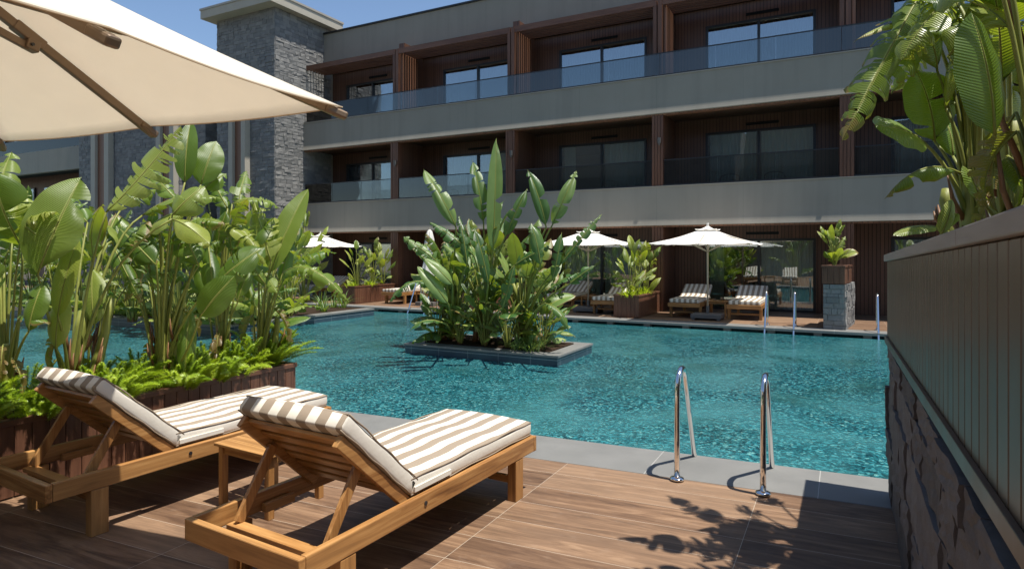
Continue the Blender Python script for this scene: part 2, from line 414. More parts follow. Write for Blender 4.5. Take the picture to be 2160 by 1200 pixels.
# near deck: one slab, wood-look tiles
XE = -5.85
b = MB(); b.prism([(XE+.3, -9), (14, -9), (14, near_edge(14, 4.83)), (XE+.3, near_edge(XE+.3, 4.83))], -1.7, 0)
tag(b.build('pool_deck', M['deck']), kind='structure')
b = MB(); b.prism([(XE, near_edge(XE, 4.832)), (14, near_edge(14, 4.832)), (14, near_edge(14)), (XE, near_edge(XE))], -.05, .004)
b.prism([(XE, -9), (XE+.298, -9), (XE+.298, near_edge(XE+.298, 4.83)), (XE, near_edge(XE, 4.83))], -.05, .004)
tag(b.build('pool_coping', M['coping'], bevel=.006), kind='structure')
b = MB(); b.prism([(XE+.03, near_edge(XE, 4.9)), (14, near_edge(14, 4.9)), (14, near_edge(14)-.03), (XE+.03, near_edge(XE)-.03)], -1.7, -.052)
b.prism([(XE+.03, -9), (XE+.298, -9), (XE+.298, near_edge(XE+.298, 4.9)), (XE+.03, near_edge(XE, 4.9))], -1.7, -.054)
tag(b.build('pool_wall', M['slate']), kind='structure')
# deck on the pool's left side
b = MB(); b.prism([(-40, -9), (-9.1, -9), (-9.1, 3.9), (-40, 3.9)], -1.7, -.002)
tag(b.build('side_deck', M['deck']), kind='structure')
# far deck
b = MB(); b.prism([(-50, 15.72), (14, 15.72), (14, 24), (-50, 24)], -1.7, 0)
tag(b.build('far_deck', M['deck']), kind='structure')
b = MB(); b.prism([(-50, 15.2), (14, 15.2), (14, 15.718), (-50, 15.718)], -.05, .004)
tag(b.build('far_coping', M['coping']), kind='structure')
b = MB(); b.prism([(-50, 15.42), (14, 15.42), (14, 15.718), (-50, 15.718)], -1.7, -.052)
tag(b.build('far_pool_wall', M['slate']), kind='structure')
b = MB()
for i in range(44):
    x = -30 + i * .95
    b.box(x, x+.16, 15.24, 15.418, -.3, -.053)
tag(b.build('overflow_brackets', M['grey_base']), kind='structure')

# ================================================================== stone faces built block by block
def stone_face(mb, O, U, V, N, W, H, su=.25, sv=.12, prot=.022, rough=.012, rnd=None, sub=1):
    """rows of irregular stones over the rectangle O + a*U + c*V, standing out along N"""
    rnd = rnd or random; O, U, V, N = Vector(O), Vector(U), Vector(V), Vector(N); z = 0
    while z < H - 1e-4:
        h = min(sv * rnd.uniform(.65, 1.4), H - z)
        if H - z - h < .05: h = H - z
        a = -rnd.uniform(0, su)
        while a < W - 1e-4:
            wd = su * rnd.uniform(.5, 1.6); a0 = max(a, 0); a1 = min(a + wd, W); a += wd
            if a1 - a0 < .01: continue
            if W - a1 < .06: a1 = W; a = W
            p = rnd.uniform(.008, prot); t = rnd.random(); g = .004
            n = sub; vs = []
            for i in range(n + 1):
                for j in range(n + 1):
                    uu = a0 + g + (a1 - a0 - 2*g) * i / n; vv = z + g + (h - 2*g) * j / n
                    if 0 < i < n: uu += rnd.uniform(-.12, .12) * (a1-a0) / n
                    vs.append(O + U*uu + V*vv + N*(p + rnd.uniform(-rough, rough)))
            k = (n+1)
            fs = [(i*k+j, (i+1)*k+j, (i+1)*k+j+1, i*k+j+1) for i in range(n) for j in range(n)]
            ring = [i*k for i in range(k)] + [n*k+j for j in range(1, k)] + [i*k+n for i in range(n-1, -1, -1)] + [j for j in range(n-1, 0, -1)]
            base = len(vs)
            for q in ring:
                d = (vs[q] - O).dot(N); vs.append(vs[q] - N * (d + .01))
            m = len(ring)
            fs += [(ring[i], base+i, base+(i+1) % m, ring[(i+1) % m]) for i in range(m)]
            mb.add(vs, fs, col=(t, 0, 0))
        z += h
    return mb
def stone_block(mb, x0, x1, y0, y1, z0, z1, sides='-y+x', **kw):
    mb.box(x0, x1, y0, y1, z0, z1)
    for i in range(len(mb.v) - 8, len(mb.v)): mb.c[i] = (.1, 0, 0)
    if '-y' in sides: stone_face(mb, (x0,y0,z0), (1,0,0), (0,0,1), (0,-1,0), x1-x0, z1-z0, **kw)
    if '+x' in sides: stone_face(mb, (x1,y0,z0), (0,1,0), (0,0,1), (1,0,0), y1-y0, z1-z0, **kw)
    if '-x' in sides: stone_face(mb, (x0,y1,z0), (0,-1,0), (0,0,1), (-1,0,0), y1-y0, z1-z0, **kw)
    if '+y' in sides: stone_face(mb, (x1,y1,z0), (-1,0,0), (0,0,1), (0,1,0), x1-x0, z1-z0, **kw)
    return mb

# ================================================================== MAIN BUILDING
YF, YW = 18.0, 19.6
XL, XR = -18.78, 14.0
COLS = [-14.31, -9.57, -4.73, .11, 4.87, 9.63]
bl = empty('hotel_building', (-4, 18, 0), 0, 'three storey taupe hotel block with brown timber balconies across the pool', 'building')
def band(name, z0, z1, yf, yb, x0=XL, x1=XR):
    pf = [(yf, z1), (yf, z0+.42), (yf-.003, z0+.30), (yf-.009, z0+.20), (yf-.020, z0+.11), (yf-.032, z0+.05), (yf-.040, z0+.014), (yf-.034, z0), (yb, z0), (yb, z1)]
    n = len(pf); m = MB()
    xs = [x0 + (x1-x0)*i/8 for i in range(9)]
    vs = [(x, y, z) for x in xs for y, z in pf]
    fs = [(i*n+j, i*n+(j+1) % n, (i+1)*n+(j+1) % n, (i+1)*n+j) for i in range(8) for j in range(n)] + [tuple(range(n))[::-1], tuple(8*n+j for j in range(n))]
    m.add(vs, fs); return m.build(name, M['plaster'], bl)
band('balcony_band', 2.48, 3.6, YF, YF+.25)
band('balcony_band', 5.71, 6.78, YF, YF+.25)
MB().box(XL, XR, 19.1, 19.42, 9.40, 10.62).build('parapet', M['plaster'], bl)
MB().box(XL-.03, XR, 19.04, 19.48, 10.622, 10.68).build('parapet_cap', M['dark_metal'], bl)
for z in (3.602, 6.782):
    MB().box(XL, XR, YF-.025, YF+.27, z, z+.022).build('band_cap', M['capline'], bl)
    MB().box(XL, XR, YF+.03, YF+.09, z+.024, z+.07).build('railing_shoe', M['dark_metal'], bl)
for z0, z1 in ((2.60, 3.23), (5.83, 6.45), (9.42, 9.55)):
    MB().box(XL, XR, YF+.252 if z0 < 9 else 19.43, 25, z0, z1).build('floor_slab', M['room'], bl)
for z in (2.535, 5.765):
    MB().box(XL, XR, YF+.252, YW-.002, z, z+.06).build('soffit', M['clad'], bl)
MB().box(XL, XR, YF+.02, YF+.24, 2.44, 2.478).build('lintel_trim', M['clad_light'], bl)
MB().box(XL, XR, YF+.02, YF+.24, 5.67, 5.708).build('lintel_trim', M['clad_light'], bl)
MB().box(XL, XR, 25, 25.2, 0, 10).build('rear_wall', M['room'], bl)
MB().box(XR, XR+.2, 19, 25.2, 0, 10.6).build('end_wall', M['plaster'], bl)
MB().box(XL-.3, XL-.002, 19.42, 25.2, 0, 10.6).build('end_wall', M['plaster'], bl)

bays = []
edges = [XL-.16] + COLS
for i in range(len(edges) - 1): bays.append((edges[i]+.16, edges[i+1]-.16))
FL = [(0.0, 2.53, 2.11), (3.232, 5.76, 5.33), (6.452, 9.1, 8.56)]
crv = random.Random(3)
for fi, (z0, zc, zt) in enumerate(FL):
    m = MB()
    for bi, (a, c) in enumerate(bays):
        wx0 = a + .90; wx1 = wx0 + 3.02
        if bi == 0: wx0 = a + .75; wx1 = wx0 + 2.75
        # cladding around the opening
        m.box(a-.16, wx0, YW, YW+.12, z0+.002, zc); m.box(wx1, c+.16, YW, YW+.12, z0+.002, zc)
        m.box(wx0, wx1, YW, YW+.12, zt, zc)
        f = MB(); t = .07
        zb = z0 + .004
        f.box(wx0, wx1, YW-.03, YW+.09, zt-t, zt-.002); f.box(wx0, wx1, YW-.03, YW+.09, zb, zb+.06)
        f.box(wx0+.002, wx0+t, YW-.028, YW+.088, zb+.06, zt-t); f.box(wx1-t, wx1-.002, YW-.028, YW+.088, zb+.06, zt-t)
        fo = f.build('window', M['dark_metal'], bl)
        xm = (wx0+wx1)/2
        MB().box(xm-.035, xm+.035, YW-.02, YW+.08, zb+.062, zt-t-.002).build('mullion', M['dark_metal'], fo)
        MB().box(wx0+t, xm-.037, YW+.02, YW+.03, zb+.062, zt-t-.002).build('pane', M['window' if fi == 2 else 'window_low'], fo)
        MB().box(xm+.037, wx1-t, YW+.04, YW+.05, zb+.062, zt-t-.002).build('pane', M['window' if fi == 2 else 'window_low'], fo)
        # curtain
        full = (bi + fi) % 3 != 0
        for (cx0, cx1) in ([(xm+.05, wx1-.08)] + ([(wx0+.1, xm-.1)] if full else [(wx0+.1, wx0+.5)])):
            cm = MB(); n = 90; ph = crv.random()*6; vs = []
            for k in range(n+1):
                x = cx0 + (cx1-cx0)*k/n
                y = YW+.24 + .035*math.sin(k*1.05 + ph + .8*math.sin(k*.21)) + .01*math.sin(k*.37)
                vs += [(x, y, zb+.02), (x + .01*math.sin(k*.5), y + .012*math.sin(k*.9), zt-.04)]
            cm.add(vs, [(2*k, 2*k+2, 2*k+3, 2*k+1) for k in range(n)])
            cm.build('curtain', M['curtain'], fo, smooth=True)
        gx = (a+c)/2 + .25
        gb = MB().box(gx-.45, gx+.45, YW-.03, YW-.002, zt+.12, zt+.145); gb.box(gx-.45, gx+.45, YW-.03, YW-.002, zt+.175, zt+.20)
        gb.box(gx-.45, gx+.45, YW-.012, YW-.003, zt+.145, zt+.175)
        gb.build('air_grille', M['grille'], bl)
    m.build('timber_wall', M['clad'], bl)
# columns with partition walls
for ci, x in enumerate(COLS):
    for fi, (z0, z1) in enumerate(((0.002, 2.438), (3.626, 5.668))):
        m = MB()
        for k in range(4):
            xx = x - .16 + k*.083
            m.box(xx, xx+.071, YF+.02-(.0 if k % 2 else .008), YF+.30, z0, z1)
        m.box(x-.14, x+.14, YF+.05, YF+.28, z0, z1)
        m.build('column', M['dwood_z'], bl)
        MB().box(x-.12, x+.12, YF+.302, YW-.002, (0.002, 3.24)[fi], (2.53, 5.76)[fi]).build('partition', M['clad'], bl)
    MB().box(x-.12, x+.12, YF+.45, YW-.002, 6.46, 9.38).build('partition', M['clad'], bl)
    m = MB()
    m.box(x-.165, x-.06, YF+.14, YF+.26, 6.81, 9.08); m.box(x-.02, x+.10, YF+.12, YF+.26, 6.81, 9.08)
    m.build('screen_post', M['dwood_z'], bl)
    m = MB()
    for k in range(7): m.box(x+.125, x+.20, YF+.272+k*.145, YF+.307+k*.145, 6.81, 8.93)
    m.build('side_screen', M['clad_light'], bl)
    if ci in (0, 1, 2, 3):
        m = MB().box(x+.02, x+.10, YF-.06, YF+.012, 4.86, 5.02); m.tube([(x+.06, YF-.03, 4.80), (x+.06, YF-.03, 4.86)], .025, 8)
        m.build('wall_lamp', M['grey_base'], bl)
px0 = [XL-.5] + [x-.02 for x in COLS]
for i in range(len(COLS)):
    m = MB(); a, c = px0[i] if i == 0 else COLS[i-1]+.11, COLS[i]-.06
    for k in range(7): m.box(a, c, YF+.20+k*.145, YF+.235+k*.145, 8.935, 9.04)
    m.box(a, c, YF+.13, YF+.17, 8.90, 9.09)
    m.build('pergola', M['dwood_x'], bl)
MB().box(XL+.01, XR, YF+1.35, YW-.002, 9.12, 9.2).build('soffit', M['clad'], bl)
# glass railings
def railing(x0, x1, z0, z1):
    n = max(1, round((x1-x0)/1.55)); w_ = (x1-x0)/n
    r = MB().box(x0, x1, YF+.045, YF+.075, z1, z1+.028).build('railing', M['dark_metal'], bl)
    for k in range(n):
        MB().box(x0+k*w_+.006, x0+(k+1)*w_-.006, YF+.052, YF+.068, z0, z1-.001).build('glass_panel', M['rail_glass'], r)
railing(XL+.1, XR, 6.80, 7.46)
e2 = [XL] + COLS
for i in range(len(COLS)): railing(e2[i]+(.18 if i else .04), e2[i+1]-.18, 3.62, 4.36)

# balcony chairs: low wire hoops seen over the band
def chair0():
    r = empty('balcony_chair', (0,0,0)); tag(r, 'x', 'chair', 'wire chairs on the first floor balconies')
    t = [(math.cos(a)*.27, .22, .62 + .12*math.sin(a)) for a in [math.pi*k/10 for k in range(11)]]
    m = MB().tube([(.27, .2, .45)] + t + [(-.27, .2, .45)], .012, 6)
    for k in range(5): m.tube([(-.18+.09*k, .22, .68), (-.15+.075*k, .18, .45)], .006, 5)
    m.build('backrest', M['dark_metal'], r, local=True)
    MB().box(-.26, .26, -.25, .22, .42, .46).build('seat', M['dark_metal'], r, local=True)
    for sx in (-1, 1):
        for sy in (-1, 1): MB().tube([(sx*.22, sy*.2, .42), (sx*.27, sy*.24, 0)], .011, 6).build('leg', M['dark_metal'], r, local=True)
    return r
ch = chair0(); lab = ['left', 'right']
spots = []
for bi in range(4):
    a, c = bays[bi]
    spots += [(a+1.7, bi, 0), (a+2.9, bi, 1)]
bn = ['balcony beside the tower', 'second balcony from the tower', 'third balcony from the tower', 'fourth balcony from the tower']
for i, (x, bi, k) in enumerate(spots):
    o = ch if i == 0 else copy_tree(ch)
    o.location = (x, 18.75, 3.232); o["label"] = "black wire chair, %s of the pair on the %s" % (lab[k], bn[bi])

# ================================================================== STONE TOWERS AND LEFT WING
YT = 16.6
def tower(name, x0, x1, y0, y1, zt, label, fins=None, cap=None, sides='-y+x', seed=1, cat='tower'):
    r = empty(name, ((x0+x1)/2, (y0+y1)/2, 0), 0, label, cat, 'stone clad towers of the hotel')
    rr = random.Random(seed)
    m = MB(); xs = [x0] + ([fins[0], fins[1]] if fins else []) + [x1]
    if fins:
        m.box(x0, x1, y0+.15, y1, 0, zt)
        for i in range(len(m.v)-8, len(m.v)): m.c[i] = (.1, 0, 0)
        stone_face(m, (x0,y0+.15,0), (1,0,0), (0,0,1), (0,-1,0), fins[0]-x0, zt, rnd=rr)
        stone_face(m, (fins[1],y0+.15,0), (1,0,0), (0,0,1), (0,-1,0), x1-fins[1], zt, rnd=rr)
        zf = 8.2
        stone_face(m, (fins[0],y0+.15,zf), (1,0,0), (0,0,1), (0,-1,0), fins[1]-fins[0], zt-zf, rnd=rr)
        stone_face(m, (x1,y0+.15,0), (0,1,0), (0,0,1), (1,0,0), y1-y0-.15, zt, rnd=rr)
    else:
        stone_block(m, x0, x1, y0, y1, 0, zt, sides, rnd=rr)
    m.build('wall', M['stone'], r)
    if fins:
        w_ = fins[1]-fins[0]; t = w_*.24
        MB().box(fins[0], fins[0]+t, y0-.10, y0+.148, 0.002, 8.19).build('fin', M['cream'], r)
        MB().box(fins[1]-t, fins[1], y0-.10, y0+.148, 0.002, 8.19).build('fin', M['cream'], r)
        MB().box(fins[0]+t+.002, fins[1]-t-.002, y0+.03, y0+.146, 0.002, 8.19).build('timber_strip', M['clad_light'], r)
    if cap:
        o = cap
        MB().box(x0-o, x1+o, y0-o, y1+o, zt+.002, zt+.32).build('cap', M['cream'], r)
        MB().box(x0-o-.03, x1+o+.03, y0-o-.03, y1+o+.03, zt+.322, zt+.40).build('cap_trim', M['capline'], r)
    return r
X = lambda px: xat(px, YT)
tower('stone_tower', X(458), X(580), YT-.15, 19.5, 10.9, 'tall grey stone tower with a flat projecting cap beside the main block', (X(493), X(528)), .34, seed=2)
tower('stone_tower', X(374), X(415), YT+.4, 19.5, 9.7, 'dark grey stone tower left of the capped one, past the shaded balcony', None, .2, seed=3)
tower('stone_tower', X(236), X(371), YT, 19.5, 9.7, 'wide stone tower with cream fins and brown strip, right of the narrowest tower', (X(333), X(371)-.02), .2, seed=4)
tower('stone_tower', X(160), X(234), YT, 19.5, 9.7, 'leftmost stone tower with cream fins, beside the grey balcony band', (X(196), X(233)), .2, seed=5)
wg = empty('wing_building', (-34, 19, 0), 0, 'left wing of the hotel with grey balcony bands and dark recesses', 'building')
def wingbay(x0, x1, yo):
    MB().box(x0, x1, yo, yo+.25, 5.75, 6.85).build('balcony_band', M['plaster'], wg)
    MB().box(x0, x1, yo, yo+.25, 2.5, 3.6).build('balcony_band', M['plaster'], wg)
    MB().box(x0, x1, yo, yo+.3, 9.3, 10.4).build('parapet', M['plaster'], wg)
    for z in (2.7, 5.95, 9.5): MB().box(x0, x1, yo+.302, 24, z, z+.45).build('floor_slab', M['room'], wg)
    MB().box(x0, x1, yo+1.8, yo+2.0, 0, 10.3).build('timber_wall', M['clad'], wg)
    MB().box(x0, x1, yo+.08, yo+.10, 6.87, 7.55).build('glass_panel', M['rail_glass'], wg)
    MB().box(x0, x1, yo+.08, yo+.10, 3.62, 4.35).build('glass_panel', M['rail_glass'], wg)
    a = x0 + .4
    while a + 2.6 < x1:
        for z in (0, 3.25, 6.5):
            w_ = MB().box(a, a+2.2, yo+1.72, yo+1.798, z, z+2.1).build('window', M['dark_metal'], wg)
            MB().box(a+.07, a+2.13, yo+1.70, yo+1.718, z+.07, z+2.03).build('pane', M['window'], w_)
        a += 3.2
wingbay(-62, X(160)-.02, YT+.3)
wingbay(X(415)+.02, X(458)-.02, YT+1.2)
m = MB()
for k in range(14): m.box(X(417)+k*.13, X(417)+k*.13+.04, YT+1.5, YT+1.55, 6.87, 9.2)
m.build('slat_screen', M['dwood_z'], wg)

# opposite wing behind the photographer: what the windows mirror
ob = empty('opposite_building', (-6, -16, 0), 0, 'low stone and plaster hotel wing behind the near deck', 'building')
rr = random.Random(9); m = MB()
stone_block(m, -14, -7, -18, -12.5, -1.7, 11.4, '+y', rnd=rr, su=.8, sv=.4); stone_block(m, 1, 9, -18, -12.5, -1.7, 11.0, '+y', rnd=rr, su=.8, sv=.4)
m.build('stone_wall', M['stone'], ob)
m = MB()
for x0, x1 in ((-30, -14.02), (-6.98, 1.98), (8.02, 26)):
    for z in (2.5, 5.75): m.box(x0, x1, -13.5, -13.1, z, z+1.1)
    m.box(x0, x1, -18, -14.8, -1.7, 12.2)
m.build('balcony_band', M['plaster'], ob)

# ================================================================== RIGHT PLANTER WALL
pw = empty('planter_wall', (.7, 2.4, 0), 0, 'long raised planter wall with stone base and vertical boards at the right edge', 'wall')
YE, YS, XWL, XWR = 5.13, .35, .302, 1.5
def zc_(y): return 1.638 + (5.13 - y) * .025      # underside of cap
def zt_(y): return 1.098 + (5.13 - y) * .026      # trim
m = MB(); rr = random.Random(12)
m.box(XWL, XWR, YS, YE-.03, -.0, 1.08)
for i in range(8): m.c[i] = (.1, 0, 0)
stone_face(m, (XWL, YE-.03, 0), (0,-1,0), (0,0,1), (-1,0,0), YE-YS-.03, 1.09, su=.42, sv=.28, prot=.036, rough=.006, rnd=rr, sub=6)
stone_face(m, (XWR, YE-.03, 0), (-1,0,0), (0,0,1), (0,1,0), XWR-XWL, 1.08, su=.28, sv=.2, prot=.05, rough=.012, rnd=rr, sub=3)
m.build('stone_base', M['stone_dark'], pw)
def skew(x0, x1, ya, yb, f0, f1):
    vs = [(x0,ya,f0(ya)),(x1,ya,f0(ya)),(x1,yb,f0(yb)),(x0,yb,f0(yb)),(x0,ya,f1(ya)),(x1,ya,f1(ya)),(x1,yb,f1(yb)),(x0,yb,f1(yb))]
    q = MB(); q.add(vs, [(0,3,2,1),(4,5,6,7),(0,1,5,4),(1,2,6,5),(2,3,7,6),(3,0,4,7)]); return q
g = NG('wall_board'); p = g.pos(); a = g.noise(g.mp(p, (4, 4, .6)), 1.5, 3); k = g.n("TexWhiteNoise", noise_dimensions='1D'); g.l(g.math('FLOOR', g.math('DIVIDE', g.math('SUBTRACT', g.sep(p)[1], YS), .0965)), k.inputs["W"])
c = g.mix(a, (.085, .050, .028), (.135, .085, .050)); c = g.mix(g.math('MULTIPLY', k.outputs[0], .35), c, (.05, .035, .022))
M['wallboard'] = g.done(g.pr(c, g.math('MULTIPLY_ADD', a, .2, .27), .5, nrm=g.bump(a, .15, .004)))
g = NG('cap_board'); p = g.pos(); a = g.noise(g.mp(p, (14, 1.2, 14)), 2, 5)
M['capboard'] = g.done(g.pr(g.mix(a, (.20, .17, .14), (.36, .31, .265)), .5, .4, nrm=g.bump(a, .5, .006)))
skew(XWL-.002, XWR, YS, YE, lambda y: zt_(y)+.012, lambda y: zc_(y)-.002).build('backing', M['dark_metal'], pw)
m = MB(); y = YS
while y < YE - .02:
    y1 = min(y + .0875, YE+.004); q = skew(XWL-.020, XWL-.0025, y, y1, lambda y: zt_(y)+.013, lambda y: zc_(y)-.003); m.add(q.v, q.f); y += .0965
m.build('cladding', M['wallboard'], pw, bevel=.0025, seg=1)
for ya, yb in ((YS, 1.98), (1.984, YE+.02)):
    skew(XWL-.040, XWL+.16, ya, yb, zc_, lambda y: zc_(y)+.046).build('cap', M['capboard'], pw, bevel=.004)
skew(XWR-.1, XWR+.03, YS, YE+.02, zc_, lambda y: zc_(y)+.05).build('cap', M['capboard'], pw)
skew(XWL+.162, XWR-.102, YE-.1, YE+.02, zc_, lambda y: zc_(y)+.05).build('cap', M['capboard'], pw)
skew(XWL-.036, XWL-.021, YS, YE+.01, lambda y: zt_(y)-.028, lambda y: zt_(y)+.018).build('trim', M['wallboard'], pw, bevel=.002)
MB().box(XWL+.17, XWR-.11, YS+.1, YE-.12, 1.5, 1.66).build('soil', M['soil'], pw)
o = MB().box(XWL-.046, XWL-.032, 1.42, 1.50, 1.42, 1.421); 

# ================================================================== PLANTS
def blade(mb, P1, P2, W, face, rnd, bow=.08, fold=.25, curl=.5, tears=0, tint=.5, brown=0, yellow=0, L_=None, cols=3, stat=16, shear=.25):
    P1 = Vector(P1); P2 = Vector(P2); ch = P2 - P1; L = ch.length; T = ch.normalized()
    n = Vector(face); n = n - T*n.dot(T)
    if n.length < 1e-3: n = Vector((0,0,1)) - T*T.z
    n.normalize(); s = T.cross(n)
    bowv = n * bow * L
    def Mi(u): return P1 + ch*u + bowv*4*u*(1-u)
    def Tg(u): return (ch + bowv*4*(1-2*u)).normalized()
    def wd(u): u = min(1, max(0, u)); return .94 * W * (max(0.0, 1 - (abs(u-.42)/.42)**2.6)**.6 if u < .42 else max(0.0, 1 - ((u-.42)/.58)**2.3)**.78)
    wob = rnd.uniform(0, 6)
    for sg in (-1, 1):
        k = tears if isinstance(tears, int) else tears[0 if sg < 0 else 1]; k = int(k*1.5) if k > 5 else k
        cuts = sorted([0.0, 1.0] + [rnd.uniform(.06, .96) for _ in range(k)])
        sf = fold + rnd.uniform(-.15, .15)
        for a, c in zip(cuts, cuts[1:]):
            if c - a < .012: continue
            ns = max(1, int(math.ceil((c-a)*stat))); tk = min(1, k/7.0); dl = rnd.uniform(-.2, 1.15) * tk; gap = min(.50, .014/(c-a) + rnd.uniform(.05, .30)) if k else 0
            mid = (a+c)/2; lf = rnd.uniform(.78, 1.05) if k else 1; sfk = sf + rnd.uniform(-.22, .22)*tk; vs = []; uv = []; cl = []
            for i in range(ns+1):
                u = a + (c-a)*i/ns; t = Tg(u); nn = s.cross(t) ; nn = nn if nn.dot(n) > 0 else -nn
                ww = wd(u) * lf
                if k and ns >= 1:
                    e = abs(2*(u-mid)/(c-a)); ww *= 1 - .10*e*e
                for j in range(cols+1):
                    v = j/cols; u2 = mid + (u-mid)*(1-gap*v); ang = sfk - curl*v - dl*v*v
                    x = v*ww; base = Mi(u2)
                    wv = .03*W*math.sin(u*17+wob+sg)*v
                    vs.append(base + s*(sg*x*math.cos(ang)) + nn*(x*math.sin(ang)+wv) + t*(shear*x*v*(1-u*.6)))
                    uv.append((u*L, v*sg)); cl.append((tint, 1.0 if brown > 1 else brown*(max(u**3, v**4)), yellow*(.4+.6*max(v, u))))
            q = cols+1
            fs = []
            for i in range(ns):
                for j in range(cols):
                    f = (i*q+j, (i+1)*q+j, (i+1)*q+j+1, i*q+j+1)
                    fs.append(f if sg > 0 else f[::-1])
            mb.add(vs, fs, uv, cl)
    return Mi
def bez(P0, C, P1, n=8):
    return [P0*(1-t)**2 + C*2*t*(1-t) + P1*t*t for t in [i/n for i in range(n+1)]]
def leaf(fo, st, B, P1, P2, W, face, rnd, r0=.017, r1=.007, sag=0, ctrl=None, **kw):
    B = Vector(B); P1 = Vector(P1); P2 = Vector(P2)
    d = (P2-P1)
    if ctrl is None: ctrl = Vector((B.x + (P1.x-B.x)*.25, B.y + (P1.y-B.y)*.25, B.z + (P1.z-B.z)*.7))
    pts = bez(B, ctrl, P1, 8)
    k = len(pts)
    st.tube(pts, [r0 + (r1-r0)*i/(k-1) for i in range(k)], 7, col=[(.5, max(0, .62-1.1*i/(k-1)), 0) for i in range(k) for _ in range(7)])
    Mi = blade(fo, P1, P2, W, face, rnd, **kw)
    n = 9; rib = [Mi(i/n) for i in range(n+1)]
    st.tube(rib, [r1*(1-.85*i/n) for i in range(n+1)], 5, col=(.8, 0, 0))
def plant(name, base, label, cat='plant', group=None):
    r = empty(name, base, 0, label, cat, group); return r, MB(), MB()
def pseudo(st, base, top, r, rnd, sheath=3):
    base = Vector(base); top = Vector(top)
    pts = [base.lerp(top, i/6) + Vector((rnd.uniform(-.01,.01), rnd.uniform(-.01,.01), 0)) for i in range(7)]
    st.tube(pts, [r*(1.15-.5*i/6) for i in range(7)], 9, col=[(.5, .75-.75*i/6, 0) for i in range(7) for _ in range(9)])
    for k in range(sheath):
        a = rnd.uniform(0, 6.28); h0 = rnd.uniform(.0, .6); h1 = h0 + rnd.uniform(.15, .4)
        d = Vector((math.cos(a), math.sin(a), 0)) * r
        p0 = base.lerp(top, h0) + d*.9; p1 = base.lerp(top, min(1, h1)) + d*rnd.uniform(1.3, 2.4)
        st.tube([p0, p0.lerp(p1, .5)+d*.3, p1], [.014, .011, .003], 5, col=(.5, 1, 0))
def fillers(fo, st, B, n, seed, h0=.5, h1=1.5, side=(0, 0)):
    rnd = random.Random(seed)
    for i in range(n):
        a = rnd.uniform(0, 6.28); o = Vector((math.cos(a)+side[0], math.sin(a)+side[1], 0)); h = rnd.uniform(h0, h1); L = rnd.uniform(.35, .62)
        P1 = B + o*rnd.uniform(.10, .30) + Vector((0, 0, h)); t = rnd.uniform(.2, 1.7)
        P2 = P1 + o*L*math.sin(t) + Vector((0, 0, L*math.cos(t)))
        leaf(fo, st, B + o*.04, P1, P2, rnd.uniform(.11, .19), -o*math.cos(t) + Vector((0, 0, math.sin(t)+.2)) + Vector((rnd.uniform(-.6, .6), rnd.uniform(-.9, .2), 0)), rnd, r0=.012, r1=.006,
             bow=rnd.uniform(.03, .2), fold=rnd.uniform(.1, .6), curl=rnd.uniform(.2, .7), tears=rnd.choice([2, 5, 8, 11]), tint=rnd.uniform(.05, 1), yellow=rnd.choice([0, 0, 0, .3]), brown=rnd.choice([0, .4, .9]))
def dead(fo, st, B, n, seed, h0=.35, h1=.8):
    rnd = random.Random(seed)
    for i in range(n):
        a = rnd.uniform(0, 6.28); o = Vector((math.cos(a), math.sin(a), 0)); P1 = B + o*rnd.uniform(.06, .14) + Vector((0, 0, rnd.uniform(h0, h1)))
        leaf(fo, st, B + o*.04, P1, P1 + o*rnd.uniform(.06, .2) - Vector((0, 0, rnd.uniform(.25, .45))), rnd.uniform(.05, .09), o, rnd, r0=.012, r1=.006, bow=.15, fold=.8, curl=-.6, tears=6, tint=.2, brown=2)
def finish(r, fo, st, mat='leaf'):
    fo.build('foliage', M[mat], r, smooth=True)
    if st.v: st.build('stem', M['stalk'], r, smooth=True)

def clump(name, base, label, n, H, Lf, W, seed, cat='plant', mat='leaf', group=None, spread=1.0, torn=.5, lean=(0,0), foc=None, stat=12, lo=.35, tint=(.2,.9), rs=.02, cols=3, extra=None):
    """a random strelitzia-like clump: n leaves rising from the base, outer ones arching"""
    rnd = random.Random(seed); r, fo, st = plant(name, base, label, cat, group); B = Vector(base)
    for i in range(n):
        f = (i+.5)/n; a = i*2.39996 + rnd.uniform(-.4, .4)
        out = Vector((math.cos(a), math.sin(a), 0)); tilt = (.12 + .95*f*rnd.uniform(.7, 1.15)) * spread
        h = H*(1-.45*f)*rnd.uniform(.75, 1.05)*(1 if f < .6 else rnd.uniform(lo, 1))
        L = Lf*rnd.uniform(.65, 1.1); pet = max(.1, h - L*.6)
        b0 = B + out*rnd.uniform(.02, .12)*H*.3
        P1 = b0 + out*(pet*math.sin(tilt*.55)) + Vector((lean[0]*pet, lean[1]*pet, pet*math.cos(tilt*.55)))
        t2 = tilt*1.3 + .12
        P2 = P1 + out*(L*math.sin(t2)) + Vector((0, 0, L*math.cos(t2)))
        face = -out*math.cos(t2*.9) + Vector((0,0,1))*(math.sin(t2)+.15)
        face += Vector((rnd.uniform(-.8,.8), rnd.uniform(-.8,.8), 0))
        if foc is not None: face += Vector(foc)*rnd.uniform(0, 1.2)
        tr = int(rnd.uniform(2, 11)) if rnd.random() < torn else int(rnd.uniform(0, 2))
        leaf(fo, st, b0, P1, P2, W*rnd.uniform(.8, 1.3), face, rnd, r0=rs, r1=rs*.42, bow=rnd.uniform(.04, .16), fold=rnd.uniform(.05, .6), curl=rnd.uniform(.2, .9),
             tears=tr, tint=rnd.uniform(*tint), brown=rnd.choice([0, 0, .4, .7, .95]), yellow=rnd.choice([0, 0, 0, .15, .5]), stat=stat, cols=cols)
    if extra: extra(fo, st, rnd)
    finish(r, fo, st, mat); return r
